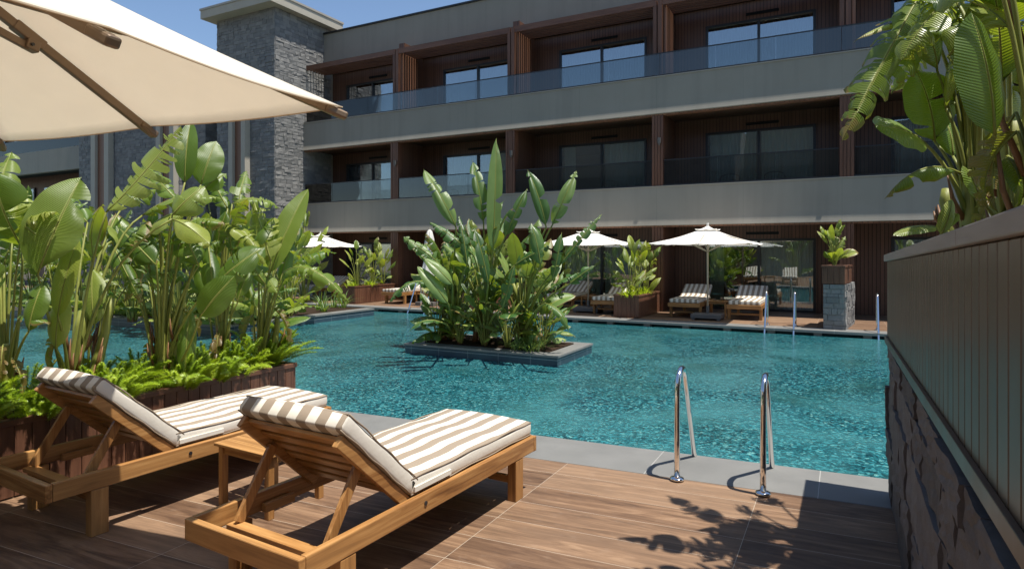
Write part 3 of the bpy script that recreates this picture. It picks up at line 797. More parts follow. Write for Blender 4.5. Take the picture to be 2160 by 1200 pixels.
def plume(mb, P, d, L, rnd, tint):
    """one foxtail fern plume: short needles round an arching stalk"""
    d = Vector(d).normalized(); n = int(58*L/.35)+10; side = d.cross(Vector((0,0,1)));
    if side.length < .05: side = Vector((1,0,0))
    side.normalize(); prev = None
    for i in range(n):
        u = i/n; c = P + d*L*u + Vector((0,0,-.35*L*u*u)); r = .038*(math.sin(math.pi*min(1, u*.86+.14))**.5)*(L/.35)**.5
        for k in range(8):
            a = rnd.uniform(0, 6.28); o = (side*math.cos(a) + d.cross(side)*math.sin(a) + d*rnd.uniform(-.1, .9)).normalized()*r*rnd.uniform(.35, 1.25)
            s = o.cross(d).normalized()*.0026
            mb.add([c-s, c+s, c+o], [(0,1,2)], uv=[(u, .5)]*3, col=(min(1, max(0, tint+rnd.uniform(-.25,.25))), 0, 0))
def fern(base, label, n, L, seed, lean=(0,0), group='bright foxtail ferns in the near planter'):
    n = int(n*1.2); L *= 1.55
    rnd = random.Random(seed); r = empty('foxtail_fern', base, 0, label, 'fern', group); m = MB(); B = Vector(base)
    for i in range(n):
        a = rnd.uniform(0, 6.28); t = rnd.uniform(.05, .95)
        d = Vector((math.cos(a)*math.sin(t)+lean[0], math.sin(a)*math.sin(t)+lean[1], math.cos(t)+.15))
        plume(m, B + Vector((math.cos(a), math.sin(a), 0))*rnd.uniform(0, .11), d, L*rnd.uniform(.6, 1.15), rnd, rnd.uniform(.1, 1))
    m.build('foliage', M['fern'], r); return r
def straps(mb, B, n, L, w_, rnd, rad=.1, tint=(.2, 1)):
    for i in range(n):
        a = rnd.uniform(0, 6.28); t = rnd.uniform(.1, 1.0); l = L*rnd.uniform(.6, 1.1); o = Vector((math.cos(a), math.sin(a), 0))
        p0 = B + o*rnd.uniform(0, rad); s = Vector((-o.y, o.x, 0))*w_; vs = []; tt = rnd.uniform(*tint)
        for k in range(6):
            u = k/5; p = p0 + o*l*math.sin(t)*u*(.5+.7*u) + Vector((0,0, l*math.cos(t*.6)*(u - .55*u*u*(t+.3))))
            ww = s*(1-u**2)*.9 + s*.05
            vs += [p-ww, p+ww]
        mb.add(vs, [(2*k, 2*k+1, 2*k+3, 2*k+2) for k in range(5)], uv=[(k//2*.1, .5) for k in range(12)], col=(tt, 0, 0))

CAMD = -FW + Vector((.25, 0, .60))       # towards the near deck
# ---- near planter box
def planter_box(name, x0, x1, y0, y1, h, label, rot=0, mat='planter', group=None, cat='planter', z=0, rim=.035, soil=True):
    r = empty(name, ((x0+x1)/2, (y0+y1)/2, z), rot, label, cat, group)
    w2, d2 = (x1-x0)/2, (y1-y0)/2
    def mk(mb, nm, mt, **kw): return mb.build(nm, mt, r, local=True, **kw)
    b_ = MB(); pit = .108; t = .022; th = h-.05
    b_.box(-w2+t, w2-t, -d2+t, d2-t, .002, h-.10)
    def row(a0, a1, fn):
        n = max(1, round((a1-a0)/pit)); w_ = (a1-a0)/n
        for k in range(n): fn(a0+k*w_+.0025, a0+(k+1)*w_-.0025)
    for s in (-1, 1):
        e0, e1 = sorted((s*(w2-t+.0005), s*w2)); row(-d2+t, d2-t, lambda a, c: b_.box(e0, e1, a, c, .012, th))
        f0, f1 = sorted((s*(d2-t+.0005), s*d2)); row(-w2, w2, lambda a, c: b_.box(a, c, f0, f1, .012, th))
    mk(b_, 'boards', M['dwood_z'], bevel=.002, seg=1)
    rm = MB(); o = .012; hh = .045; wd = .055
    rm.box(-w2-o, -w2+wd, -d2-o, d2+o, th+.001, th+hh); rm.box(w2-wd, w2+o, -d2-o, d2+o, th+.001, th+hh)
    rm.box(-w2+wd+.001, w2-wd-.001, -d2-o, -d2+wd, th+.001, th+hh); rm.box(-w2+wd+.001, w2-wd-.001, d2-wd, d2+o, th+.001, th+hh)
    mk(rm, 'rim', M['dwood_y'], bevel=.003, seg=1)
    mk(MB().box(-w2+t, w2-t, -d2+t, d2-t, h-.098, h-.07), 'soil', M['soil'])
    return r
NPX0, NPX1 = -5.72, -5.08
planter_box('planter_box', NPX0, NPX1, .9, 4.76, .55, 'long low brown board planter beside the near loungers, full of ferns', group=None)

def key(fo, st, B, p1, p2, W, rnd, face=None, **kw):
    """a leaf given by photograph pixels and distances: p1=(px,py,D) blade base, p2 tip"""
    leaf(fo, st, B, at(*p1), at(*p2), W, face if face is not None else CAMD, rnd, **kw)
PG = 'banana plants in the near planter'
# clump 1
rnd = random.Random(21); r, fo, st = plant('banana_plant', (-5.45, 2.3, .48), 'leftmost banana plant of the near planter, cut by the left edge', 'plant', PG)
B = Vector((-5.42, 2.32, .48)); pseudo(st, B, B+Vector((.02,.02,.55)), .05, rnd, 6)
key(fo, st, B, (47, 520, 4.6), (-20, 350, 4.4), .22, rnd, tears=(2, 5), tint=.35, fold=.45, curl=.3, bow=.12, ctrl=at(52, 640, 4.6))
key(fo, st, B, (42, 665, 4.5), (104, 685, 4.4), .08, rnd, face=(0,0,1), tint=.4, brown=.9, tears=3)
key(fo, st, B, (-10, 480, 4.9), (25, 320, 5.1), .17, rnd, tears=6, tint=.7)
key(fo, st, B, (8, 560, 4.8), (60, 455, 5.0), .15, rnd, tears=7, tint=.6)
key(fo, st, B, (60, 700, 4.4), (95, 590, 4.5), .10, rnd, tears=1, tint=.4)
key(fo, st, B, (-30, 640, 4.2), (-90, 520, 4.0), .2, rnd, tears=3, tint=.5)
fillers(fo, st, B, 3, 301, .9, 1.4)
dead(fo, st, B, 4, 401)
finish(r, fo, st)
# clump 2
rnd = random.Random(22); r, fo, st = plant('banana_plant', (-5.40, 2.78, .48), 'banana plant behind the left lounger backrest, with one tall torn leaf leaning right', 'plant', PG)
B = Vector((-5.38, 2.74, .48)); pseudo(st, B, B+Vector((-.02,.10,.75)), .058, rnd, 9); pseudo(st, B+Vector((.05,.1,0)), B+Vector((.1,.26,.85)), .045, rnd, 7)
key(fo, st, B, (80, 578, 4.45), (172, 374, 4.6), .225, rnd, tears=(0, 1), tint=.62, fold=.15, curl=.25, bow=.06, face=CAMD+Vector((.55,0,.25)), ctrl=at(110, 700, 4.8))
key(fo, st, B, (122, 668, 4.6), (166, 500, 4.7), .085, rnd, tint=.75, yellow=.25, fold=.6, bow=.05)
key(fo, st, B, (224, 448, 4.8), (383, 264, 5.0), .19, rnd, tears=(13, 10), tint=.85, yellow=.12, fold=.1, curl=.25, bow=-.03, ctrl=at(178, 590, 4.95), face=CAMD+Vector((-.5,0,-.5)))
key(fo, st, B, (364, 462, 5.0), (446, 520, 4.9), .15, rnd, tears=1, tint=.8, yellow=.4, fold=-.1, curl=.3, bow=.1, ctrl=at(200, 540, 5.0), face=CAMD+Vector((.2,0,.6)))
key(fo, st, B, (300, 455, 5.4), (470, 420, 5.7), .14, rnd, tears=9, tint=.6, yellow=.1, ctrl=at(215, 500, 5.1), face=(.2,-.5,1), bow=.15)
key(fo, st, B, (118, 735, 4.7), (136, 615, 4.75), .09, rnd, tint=.9, yellow=.3)
key(fo, st, B, (200, 690, 5.0), (196, 560, 5.1), .11, rnd, tint=.7, yellow=.2, tears=1)
key(fo, st, B, (262, 430, 5.6), (330, 400, 5.8), .13, rnd, tint=.6, tears=6)
key(fo, st, B, (185, 470, 5.4), (120, 400, 5.8), .15, rnd, tint=.5, tears=8)
key(fo, st, B, (240, 520, 5.3), (300, 640, 5.2), .11, rnd, tint=.3, tears=6, brown=.9, face=(.5,-.6,.4), ctrl=at(220, 450, 5.2))
fillers(fo, st, B+Vector((-.25,.25,0)), 3, 302, .9, 1.4)
dead(fo, st, B, 4, 402)
finish(r, fo, st)
# clump 3
rnd = random.Random(23); r, fo, st = plant('banana_plant', (-5.35, 3.5, .48), 'middle banana plant of the near planter, straight stalk, broad round upper leaves', 'plant', PG)
B = Vector((-5.38, 3.48, .48)); pseudo(st, B, B+Vector((.0,.03,.8)), .06, rnd, 9); pseudo(st, B+Vector((.1,.05,0)), B+Vector((.08,.12,.75)), .045, rnd, 7)
key(fo, st, B, (363, 455, 5.2), (434, 392, 5.3), .18, rnd, tears=2, tint=.75, fold=.1)
key(fo, st, B, (390, 385, 5.6), (403, 256, 5.7), .10, rnd, tint=.3, fold=.2, curl=.1)
key(fo, st, B, (424, 390, 5.7), (456, 298, 5.8), .14, rnd, tint=.5, fold=.05, curl=.2, face=CAMD+Vector((.4,0,.2)))
key(fo, st, B, (425, 404, 5.8), (478, 366, 5.9), .11, rnd, tint=.6, tears=1)
key(fo, st, B, (422, 668, 5.1), (495, 582, 5.1), .135, rnd, tint=.3, fold=.15, curl=.2, ctrl=at(395, 760, 5.6), face=CAMD+Vector((.7,0,.3)))
key(fo, st, B, (330, 480, 5.5), (262, 640, 5.3), .13, rnd, tears=8, tint=.35, brown=.9, face=(.4,-.8,.4), ctrl=at(345, 440, 5.5))
key(fo, st, B, (345, 500, 5.7), (300, 560, 5.9), .12, rnd, tears=5, tint=.4)
key(fo, st, B, (370, 420, 5.9), (300, 350, 6.2), .14, rnd, tears=9, tint=.6)
key(fo, st, B, (395, 480, 5.8), (350, 600, 5.7), .12, rnd, tears=7, tint=.35, face=(.6,-.6,.4))
key(fo, st, B, (440, 520, 5.6), (455, 640, 5.5), .10, rnd, tears=2, tint=.2, face=(.6,-.6,.3), ctrl=at(420, 480, 5.6))
key(fo, st, B, (392, 800, 5.5), (402, 650, 5.6), .085, rnd, tint=.5)
fillers(fo, st, B, 5, 303, .9, 1.5)
for p1, p2, W_, kw in [((330,560,5.3),(250,480,5.4),.17,dict(tint=.25,tears=2,fold=.3)), ((455,600,5.4),(560,520,5.5),.16,dict(tint=.3,tears=3,fold=.3)),
        ((300,500,5.5),(395,450,5.4),.17,dict(tint=.85,tears=4,face=(.1,-.5,1),bow=.12)), ((420,560,5.5),(380,470,5.6),.17,dict(tint=.4,tears=5))]:
    key(fo, st, B, p1, p2, W_, rnd, **kw)
dead(fo, st, B, 4, 403)
finish(r, fo, st)
# clump 4
rnd = random.Random(24); r, fo, st = plant('banana_plant', (-5.35, 4.0, .48), 'fourth banana plant of the near planter, shaggy torn yellow leaves above a short stalk', 'plant', PG)
B = Vector((-5.33, 4.05, .48)); pseudo(st, B, B+Vector((.02,.0,.55)), .055, rnd, 8)
for p1, p2, W_, kw in [((470,470,6.0),(560,560,5.9),.13,dict(tears=10,yellow=.4,tint=.8,face=(.3,-.4,1),bow=.2)),
        ((480,440,6.1),(430,350,6.3),.13,dict(tears=9,tint=.5)), ((500,450,6.2),(520,360,6.4),.12,dict(tears=10,tint=.6)),
        ((470,500,6.0),(400,560,5.9),.13,dict(tears=8,tint=.5,face=(.3,-.6,1))), ((490,430,6.1),(590,440,6.3),.14,dict(tears=11,tint=.7,face=(.2,-.5,1),bow=.18)),
        ((455,540,6.0),(480,440,6.0),.10,dict(tears=1,tint=.35)), ((505,560,6.1),(540,650,6.0),.09,dict(tears=5,tint=.4,face=(.6,-.5,.3))),
        ((450,640,5.9),(415,560,5.9),.09,dict(tears=0,tint=.4)), ((500,640,5.9),(530,560,6.0),.08,dict(tears=2,tint=.5)),
        ((440,430,6.3),(385,440,6.5),.13,dict(tears=9,tint=.75,face=(0,-.4,1)))]:
    key(fo, st, B, p1, p2, W_, rnd, **kw)
fillers(fo, st, B, 6, 304, .8, 1.45)
dead(fo, st, B, 4, 404)
finish(r, fo, st)
# clump 5
rnd = random.Random(25); r, fo, st = plant('banana_plant', (-5.3, 4.5, .48), 'rightmost banana plant of the near planter, one upright leaf and one arching over the water', 'plant', PG)
B = Vector((-5.32, 4.5, .48)); pseudo(st, B, B+Vector((.02,.02,.6)), .05, rnd, 8); pseudo(st, B+Vector((.08,.08,0)), B+Vector((.16,.10,.55)), .04, rnd, 6)
key(fo, st, B, (570, 575, 6.3), (650, 399, 6.5), .15, rnd, tint=.75, fold=.35, curl=.1, bow=.04, tears=0, face=CAMD+Vector((-.3,0,.2)))
key(fo, st, B, (572, 552, 6.2), (535, 425, 6.3), .22, rnd, tint=.8, tears=(4, 12), yellow=.45, fold=.1)
key(fo, st, B, (597, 575, 6.3), (738, 640, 6.1), .17, rnd, tint=.6, tears=12, bow=.30, fold=.0, curl=.7, ctrl=at(575, 640, 6.3), face=(-.1,-.7,1))
key(fo, st, B, (560, 600, 6.2), (500, 520, 6.2), .12, rnd, tint=.6, tears=6)
key(fo, st, B, (590, 600, 6.3), (620, 500, 6.6), .08, rnd, tint=.5, tears=2)
key(fo, st, B, (545, 560, 6.4), (585, 620, 6.2), .10, rnd, tint=.7, tears=5, face=(.4,-.6,.6))
fillers(fo, st, B, 3, 305, .8, 1.3)
dead(fo, st, B, 4, 405)
finish(r, fo, st)
# ferns along the planter
fl = [((-5.24, 1.3, .50), 'fern at the left end of the near planter, off the left edge', 30, .33),
      ((-5.16, 2.0, .50), 'fern spilling over the planter left of the left lounger backrest', 46, .36),
      ((-5.55, 2.5, .50), 'low fern behind the left lounger backrest top', 34, .32),
      ((-5.20, 2.95, .50), 'fern right of the second banana stalk, above the planter rim', 44, .33),
      ((-5.5, 3.35, .50), 'fern at the foot of the middle banana plant, pool side', 34, .33),
      ((-5.17, 3.55, .50), 'fern drooping over the rim in front of the middle banana plant', 44, .30),
      ((-5.5, 3.95, .50), 'fern behind the fourth banana plant stalk', 34, .33),
      ((-5.22, 4.15, .50), 'bright fern between the fourth and rightmost banana plants', 40, .36),
      ((-5.30, 4.58, .50), 'bright upright fern at the right end of the near planter', 44, .42)]
fl += [((-5.17, 2.45, .50), 'fern over the rim just right of the left lounger backrest', 34, .30), ((-5.5, 2.95, .50), 'fern at the pool side between the second and middle banana plants', 34, .34), ((-5.17, 3.88, .50), 'fern over the rim in front of the fourth banana plant', 34, .30)]
for i, (p, lb, n, L) in enumerate(fl): fern(p, lb, n, L, 40+i, lean=(.30 if p[0] > -5.26 else 0, .25 if i == 8 else 0))

# ---- island in the pool
IX0, IX1, IY0, IY1, IZ = -7.05, -4.0, 9.15, 10.75, .055
isl = empty('pool_island', ((IX0+IX1)/2, (IY0+IY1)/2, -1.5), 0, 'low rectangular planted island with grey stone rim standing in the pool', 'planter')
MB().box(IX0+.02, IX1-.02, IY0+.02, IY1-.02, -1.5, IZ-.035).build('wall', M['tile'], isl)
m = MB(); w_ = .27
m.box(IX0, IX1, IY0, IY0+w_, IZ-.033, IZ); m.box(IX0, IX1, IY1-w_, IY1, IZ-.033, IZ)
m.box(IX0, IX0+w_, IY0+w_+.001, IY1-w_-.001, IZ-.033, IZ); m.box(IX1-w_, IX1, IY0+w_+.001, IY1-w_-.001, IZ-.033, IZ)
m.build('rim', M['coping'], isl)
MB().box(IX0+w_, IX1-w_, IY0+w_, IY1-w_, IZ-.034, IZ+.02).build('soil', M['soil'], isl)
IG = 'banana plants on the pool island'
def island_plant(x, y, keys, label, seed, fill, H, Lf, W, mat='leaf_dark', spread=1.0):
    def ex(fo, st, rnd):
        B = Vector((x, y, IZ))
        for p1, p2, W_, kw in keys:
            key(fo, st, B, p1, p2, W_, rnd, r0=.028, r1=.012, **kw)
        dead(fo, st, B, 5, seed, .5, 1.0)
        for k in range(3):
            pseudo(st, B+Vector((rnd.uniform(-.2,.2), rnd.uniform(-.15,.15), 0)), B+Vector((rnd.uniform(-.2,.2), rnd.uniform(-.1,.1), 1.1)), .05, rnd, 6)
    return clump('banana_plant', (x, y, IZ), label, fill, H, Lf, W, seed, mat=mat, group=IG, spread=spread*1.15, torn=.6, extra=ex, foc=CAMD, tint=(.2, 1))
D0 = 10.4
island_plant(-5.75, 9.85, [((1040,530,10.5),(1047,292,10.6),.15,dict(tint=.75,fold=.35,curl=.1,bow=.02,tears=(0,1))),
    ((1020,470,10.6),(996,338,10.7),.14,dict(tint=.6,tears=4,fold=.5)), ((1065,500,10.4),(1112,398,10.4),.13,dict(tint=.5,tears=3,fold=.5)),
    ((1000,540,10.3),(905,468,10.2),.17,dict(tint=.5,tears=7)), ((1085,560,10.4),(1160,520,10.2),.15,dict(tint=.5,tears=6)),
    ((1030,600,9.9),(1000,480,9.9),.13,dict(tint=.3,tears=3,fold=.5)), ((1060,650,9.7),(1085,560,9.6),.12,dict(tint=.4,tears=5))],
    'tallest banana plant in the middle of the pool island, one leaf straight up', 61, 30, 2.4, .80, .19)
island_plant(-6.45, 9.85, [((962,480,10.5),(893,357,10.5),.17,dict(tint=.85,tears=4,fold=.45,bow=.08)),
    ((930,560,10.2),(850,500,10.1),.17,dict(tint=.7,tears=8)), ((920,600,10.1),(820,640,9.9),.16,dict(tint=.5,tears=11,bow=.25,face=(0,-.6,1))),
    ((945,640,9.8),(880,562,9.7),.12,dict(tint=.95,tears=0)), ((955,600,9.8),(895,545,9.7),.12,dict(tint=.9,tears=0)), ((930,680,9.7),(862,700,9.5),.11,dict(tint=.4,tears=3,face=(0,-.5,1),bow=.2)),
    ((985,560,10.2),(968,455,10.3),.13,dict(tint=.4,tears=6))],
    'left banana plant on the pool island with a bright leaf leaning left', 62, 30, 2.0, .75, .19)
island_plant(-5.0, 9.85, [((1152,480,10.1),(1113,358,10.1),.14,dict(tint=.45,fold=.5,tears=2)), ((1165,475,10.1),(1216,360,10.1),.14,dict(tint=.85,tears=4,fold=.5,bow=.1)),
    ((1180,560,10.0),(1270,452,10.0),.11,dict(tint=.6,tears=10)), ((1140,560,9.9),(1120,470,9.9),.15,dict(tint=.6,tears=5)),
    ((1200,600,9.8),(1255,560,9.7),.12,dict(tint=.5,tears=7)), ((1165,590,10.0),(1185,490,10.0),.12,dict(tint=.4,tears=3)),
    ((1150,640,9.6),(1200,700,9.4),.11,dict(tint=.6,tears=5,face=(.2,-.5,1),bow=.25))],
    'right banana plant on the pool island with forked upright leaves', 63, 28, 2.0, .72, .18)
low = [(-6.55, 9.5, 'low leafy shoots at the left front of the island', 20, 1.15), (-6.05, 9.48, 'dense low shoots at the island front, left of centre', 20, 1.25),
       (-5.55, 9.5, 'low shoots at the front centre of the island', 20, 1.2), (-5.1, 9.5, 'low spreading shoots at the front right of the island', 18, .95),
       (-4.55, 9.75, 'curling shoots at the right end of the island', 18, .95), (-6.6, 10.3, 'shoots at the back left of the island', 18, 1.3), (-4.7, 10.3, 'shoots at the back right of the island', 18, 1.3)]
for i, (x, y, lb, n, h) in enumerate(low):
    clump('young_banana_plant', (x, y, IZ), lb, n, h, .42, .075, 80+i, mat='leaf_dark' if i not in (1,) else 'leaf', group='low shoots on the pool island', torn=.25, spread=1.15, lo=.5, tint=(.1, 1), rs=.011, foc=CAMD, stat=8)
r = empty('grass_tuft', (-4.6, 9.45, IZ), 0, 'pale grassy tuft at the front right corner of the island', 'plant'); m = MB(); rr = random.Random(5)
straps(m, Vector((-4.6, 9.45, IZ)), 110, .42, .007, rr, .2); straps(m, Vector((-4.85, 9.42, IZ)), 60, .40, .007, rr, .15); m.build('foliage', M['grassy'], r)

# ---- plants in the right planter wall
RG = 'banana plants in the raised right planter'
rnd = random.Random(31); r, fo, st = plant('banana_plant', (.66, 4.1, 1.68), 'banana plant in the raised planter with a long torn leaf hanging left', 'plant', RG)
B = Vector((.62, 4.0, 1.66)); pseudo(st, B, B+Vector((-.02,.03,.62)), .062, rnd, 10); pseudo(st, B+Vector((-.06,.25,0)), B+Vector((-.1,.3,.4)), .04, rnd, 6)
key(fo, st, B, (1952, -30, 3.3), (1775, 300, 3.1), .17, rnd, tears=(12, 14), tint=.35, fold=.05, curl=.5, bow=.05, yellow=.2, brown=.9, ctrl=at(2010, -260, 3.4), face=CAMD+Vector((-.3,0,.5)), stat=26)
key(fo, st, B, (1948, 300, 3.3), (1846, 266, 3.2), .16, rnd, tint=.5, fold=.1, curl=.2, face=CAMD+Vector((.2,0,.6)))
key(fo, st, B, (1972, 300, 3.4), (1930, 145, 3.4), .19, rnd, tint=.6, fold=.2, curl=.2, tears=1, face=CAMD+Vector((-.5,0,.3)), brown=.4)
key(fo, st, B, (1996, 230, 3.3), (2040, 60, 3.4), .15, rnd, tint=.8, yellow=.2, tears=5, face=(-.8,-.2,-.6))
key(fo, st, B, (2010, 330, 3.4), (1985, 240, 3.5), .11, rnd, tint=.5)
key(fo, st, B, (1965, 60, 3.5), (1850, 190, 3.3), .14, rnd, tears=10, tint=.6, yellow=.25, face=CAMD+Vector((-.2,0,1)), brown=.7)
key(fo, st, B, (1980, -20, 3.6), (1890, 60, 3.7), .15, rnd, tears=9, tint=.7, yellow=.2, face=(0,-.5,1), brown=.6)
key(fo, st, B, (2000, -80, 3.5), (1900, -90, 3.2), .16, rnd, tears=8, tint=.7, face=(0,-.5,1))
key(fo, st, B, (2000, 20, 3.8), (1880, 200, 3.9), .15, rnd, tears=10, tint=.6, face=(0,-.6,1), yellow=.2)
for q1, q2, w1 in (((.55, 3.75, 3.3), (-.10, 3.55, 3.65), .15), ((.5, 4.0, 3.5), (.05, 4.35, 3.8), .14), ((.6, 3.5, 3.4), (.0, 3.1, 3.7), .14)):  # unseen leaves above the view, added to cast shadow on the near deck
    leaf(fo, st, B, q1, q2, w1, (0, -.2, 1), rnd, tears=7, tint=.6, bow=.12, fold=.2, yellow=.2)
key(fo, st, B, (1990, 60, 3.5), (1800, 90, 3.4), .055, rnd, tint=.9, yellow=.6, tears=3, face=(0,-.3,1), bow=.12, brown=.9)
key(fo, st, B, (1975, 480, 3.2), (1884, 497, 3.1), .05, rnd, tint=.8, face=(0,-.6,1), r0=.012)
key(fo, st, B, (1985, 495, 3.0), (2008, 420, 3.0), .045, rnd, tint=.95, r0=.012)
key(fo, st, B, (1980, 485, 3.1), (2020, 450, 3.0), .05, rnd, tint=.95, r0=.012)
fillers(fo, st, B, 4, 311, .7, 1.5, (.1, .1))
dead(fo, st, B, 3, 411, .3, .6)
finish(r, fo, st)
rnd = random.Random(32); r, fo, st = plant('banana_plant', (.66, 3.35, 1.68), 'banana plant in the raised planter carrying the largest dark upright leaf', 'plant', RG)
B = Vector((.64, 3.35, 1.66)); pseudo(st, B, B+Vector((.0,.02,.6)), .06, rnd, 10)
key(fo, st, B, (2098, 285, 2.30), (2048, 26, 2.3), .135, rnd, tint=.25, fold=.1, curl=.25, bow=.04, ctrl=at(2105, 400, 2.75), face=CAMD+Vector((.1,0,-.1)))
key(fo, st, B, (2026, 366, 2.8), (1866, 420, 2.75), .075, rnd, tint=.4, bow=.2, fold=-.1, curl=.6, tears=2, ctrl=at(2080, 330, 2.75), face=(0,-.35,1), brown=.8)
key(fo, st, B, (2050, 60, 3.3), (1925, 72, 3.3), .10, rnd, tint=.5, yellow=.1, tears=7, face=(.3,-.6,.8), bow=.05)
key(fo, st, B, (2060, 30, 3.4), (1900, 30, 3.4), .11, rnd, tint=.5, yellow=.1, tears=8, face=(-.2,-.5,.8))
key(fo, st, B, (2080, 60, 3.0), (2000, -120, 3.1), .17, rnd, tint=.8, tears=4, yellow=.2)
key(fo, st, B, (2120, 320, 2.9), (2110, 150, 3.0), .12, rnd, tint=.9, tears=0, yellow=.2)
key(fo, st, B, (2065, 420, 2.6), (2030, 350, 2.6), .05, rnd, tint=.6)
key(fo, st, B, (2000, 120, 3.2), (2075, 20, 3.2), .12, rnd, tint=.7, yellow=.1, tears=3)
key(fo, st, B, (2010, -10, 3.0), (1900, 130, 3.0), .13, rnd, tint=.7, tears=9, yellow=.3, face=(-.3,-.6,.4))
fillers(fo, st, B, 5, 312, .7, 1.5, (.1, .1))
dead(fo, st, B, 3, 412, .3, .6)
finish(r, fo, st)
rnd = random.Random(33); r, fo, st = plant('banana_plant', (.62, 2.85, 1.68), 'thick dark trunked banana plant at the right edge of the photo', 'plant', RG)
B = Vector((.66, 2.88, 1.66)); pseudo(st, B, B+Vector((.02,.10,1.5)), .075, rnd, 14)
st.c.update({i: (.5, 1, 0) for i in range(0, 63)})
key(fo, st, B, (2150, 130, 2.6), (2070, -60, 2.6), .15, rnd, tint=.7, tears=6, yellow=.2)
key(fo, st, B, (2125, 330, 2.4), (2155, 420, 2.3), .05, rnd, tint=.5)
key(fo, st, B, (2140, 440, 2.3), (2155, 380, 2.2), .04, rnd, tint=.6)
key(fo, st, B, (2170, 60, 2.6), (2110, -160, 2.5), .18, rnd, tint=.8, tears=4)
key(fo, st, B, (2180, 60, 2.5), (2320, -60, 2.4), .18, rnd, tint=.8, tears=4)
key(fo, st, B, (2160, 200, 2.9), (2110, 60, 3.1), .13, rnd, tint=.8, tears=3)
fillers(fo, st, B, 5, 313, .7, 1.5, (.1, .1))
dead(fo, st, B, 3, 413, .3, .6)
finish(r, fo, st)
clump('banana_plant', (.72, 2.1, 1.68), 'banana plant of the raised planter just beyond the right edge', 9, 1.9, .6, .14, 34, group=RG, spread=.45, lean=(.15, 0))
clump('banana_plant', (.75, 1.3, 1.68), 'nearest banana plant of the raised planter, beyond the right edge', 9, 1.9, .6, .14, 35, group=RG, spread=.45, lean=(.15, 0))

# ================================================================== LEFT BED behind the pool arm
BX1, BY0, BZ = -12.0, 9.2, .09
bd = empty('garden_bed', (-21, 11.7, -1.5), 0, 'large planted bed with dark tiled edge standing in the pool on the left', 'planter')
MB().box(-34, BX1-.02, BY0+.02, 14.2, -1.5, BZ-.045).build('wall', M['tile'], bd)
m = MB(); m.box(-34, BX1, BY0, BY0+.3, BZ-.043, BZ); m.box(BX1-.3, BX1, BY0+.301, 14.2, BZ-.043, BZ); m.build('rim', M['coping'], bd)
MB().box(-34, BX1-.302, BY0+.302, 14.2, BZ-.044, BZ+.0).build('soil', M['soil'], bd)
BGp = 'banana plants in the large left bed'
bl_ = [(560, 12.6, 1.9, 'right end of the left bed, beside the water'), (515, 14.0, 2.6, 'back right of the left bed, before the tower foot'), (470, 13.4, 2.3, 'left bed, second from its right end'),
       (425, 14.6, 2.7, 'left bed, behind the straight near stalk'), (380, 13.8, 2.2, 'left bed, low behind the middle of the near planter'), (330, 14.8, 2.8, 'left bed, below the fins of the wide tower'),
       (280, 14.6, 2.4, 'left bed, between the second and middle near plants'), (230, 15.4, 2.8, 'left bed, behind the tall torn leaf'), (180, 15.4, 2.5, 'left bed, behind the big pale leaf'),
       (120, 16.0, 2.7, 'left bed, behind the second near plant'), (70, 16.2, 2.8, 'left bed, right of the folded parasol'), (10, 15.2, 2.9, 'left bed, leftmost in view'),
       (610, 15.8, 2.6, 'left bed far corner, beside the leftmost open parasol')]
protoB = {}
for i, (px, D, h, lb) in enumerate(bl_):
    p = at(px, 600, D); p.z = BZ
    k = i % 5
    if k not in protoB:
        protoB[k] = clump('banana_plant', tuple(p), 'banana plant, ' + lb, 22, h, .85, .17, 120+i, mat='leaf_dark' if i % 2 else 'leaf', group=BGp, torn=.75, stat=9, foc=CAMD, tint=(.1, 1))
    else:
        dup(protoB[k], tuple(p), i*1.3, 'banana plant, ' + lb).scale = (1, 1, h/2.5)
m = MB(); rr = random.Random(77)
for i in range(230):
    x = rr.uniform(-24, -12.35); y = rr.uniform(9.5, 11.2) if i % 3 else rr.uniform(9.5, 14)
    straps(m, Vector((x, y, BZ)), 26, rr.uniform(.55, .95), .015, rr, .14)
tag(m.build('ground_cover', M['grassy']), 'dense strap leaved undergrowth filling the left bed edge', 'grass', kind='stuff')

# ================================================================== FAR PLANTERS AND THEIR PLANTS
FG = 'board planters along the far deck'
far_pl = []
for i, (cx, lb, lb2) in enumerate([(-14.31, 'board planter at the first column from the tower', 'banana plants'), (-9.57, 'board planter at the second column, behind the island', ''), (-4.73, 'board planter at the third column, between the two right hand parasols', '')]):
    planter_box('planter_box', cx-.60, cx+.08, 15.86, 17.94, .60, lb, group=FG)
pos = [(-14.55, 16.3, 1.5, 'front banana plant in the first far planter'), (-14.55, 17.1, 1.55, 'middle banana plant in the first far planter'), (-14.5, 17.6, 1.5, 'back banana plant in the first far planter'),
       (-9.8, 16.3, 1.5, 'front banana plant in the far planter behind the island'), (-9.8, 17.2, 1.6, 'back banana plant in the far planter behind the island'),
       (-4.98, 16.2, 1.35, 'front banana plant in the far planter between the parasols'), (-4.98, 16.8, 1.55, 'middle banana plant in the far planter between the parasols'), (-4.9, 17.45, 1.5, 'back banana plant in the far planter between the parasols')]
for i, (x, y, h, lb) in enumerate(pos):
    clump('banana_plant', (x, y, .52), lb, 13, h, .50, .115, 150+i, mat='leaf', group='banana plants in the far planters', torn=.45, stat=9, foc=CAMD, tint=(.4, 1), rs=.014, spread=.8)
for i, (x, y, lb) in enumerate([(-14.55, 16.05, 'small fern at the front of the first far planter'), (-4.98, 16.0, 'small fern at the front of the far planter between the parasols'), (-14.4, 16.8, 'small fern on the right side of the first far planter'), (-4.85, 17.0, 'small fern on the right side of the far planter between the parasols')]):
    r = empty('sword_fern', (x, y, .53), 0, lb, 'fern', 'ferns in the far planters'); m = MB(); straps(m, Vector((x, y, .53)), 90, .36, .016, random.Random(170+i), .22, (.6, 1)); m.build('foliage', M['fern'], r)

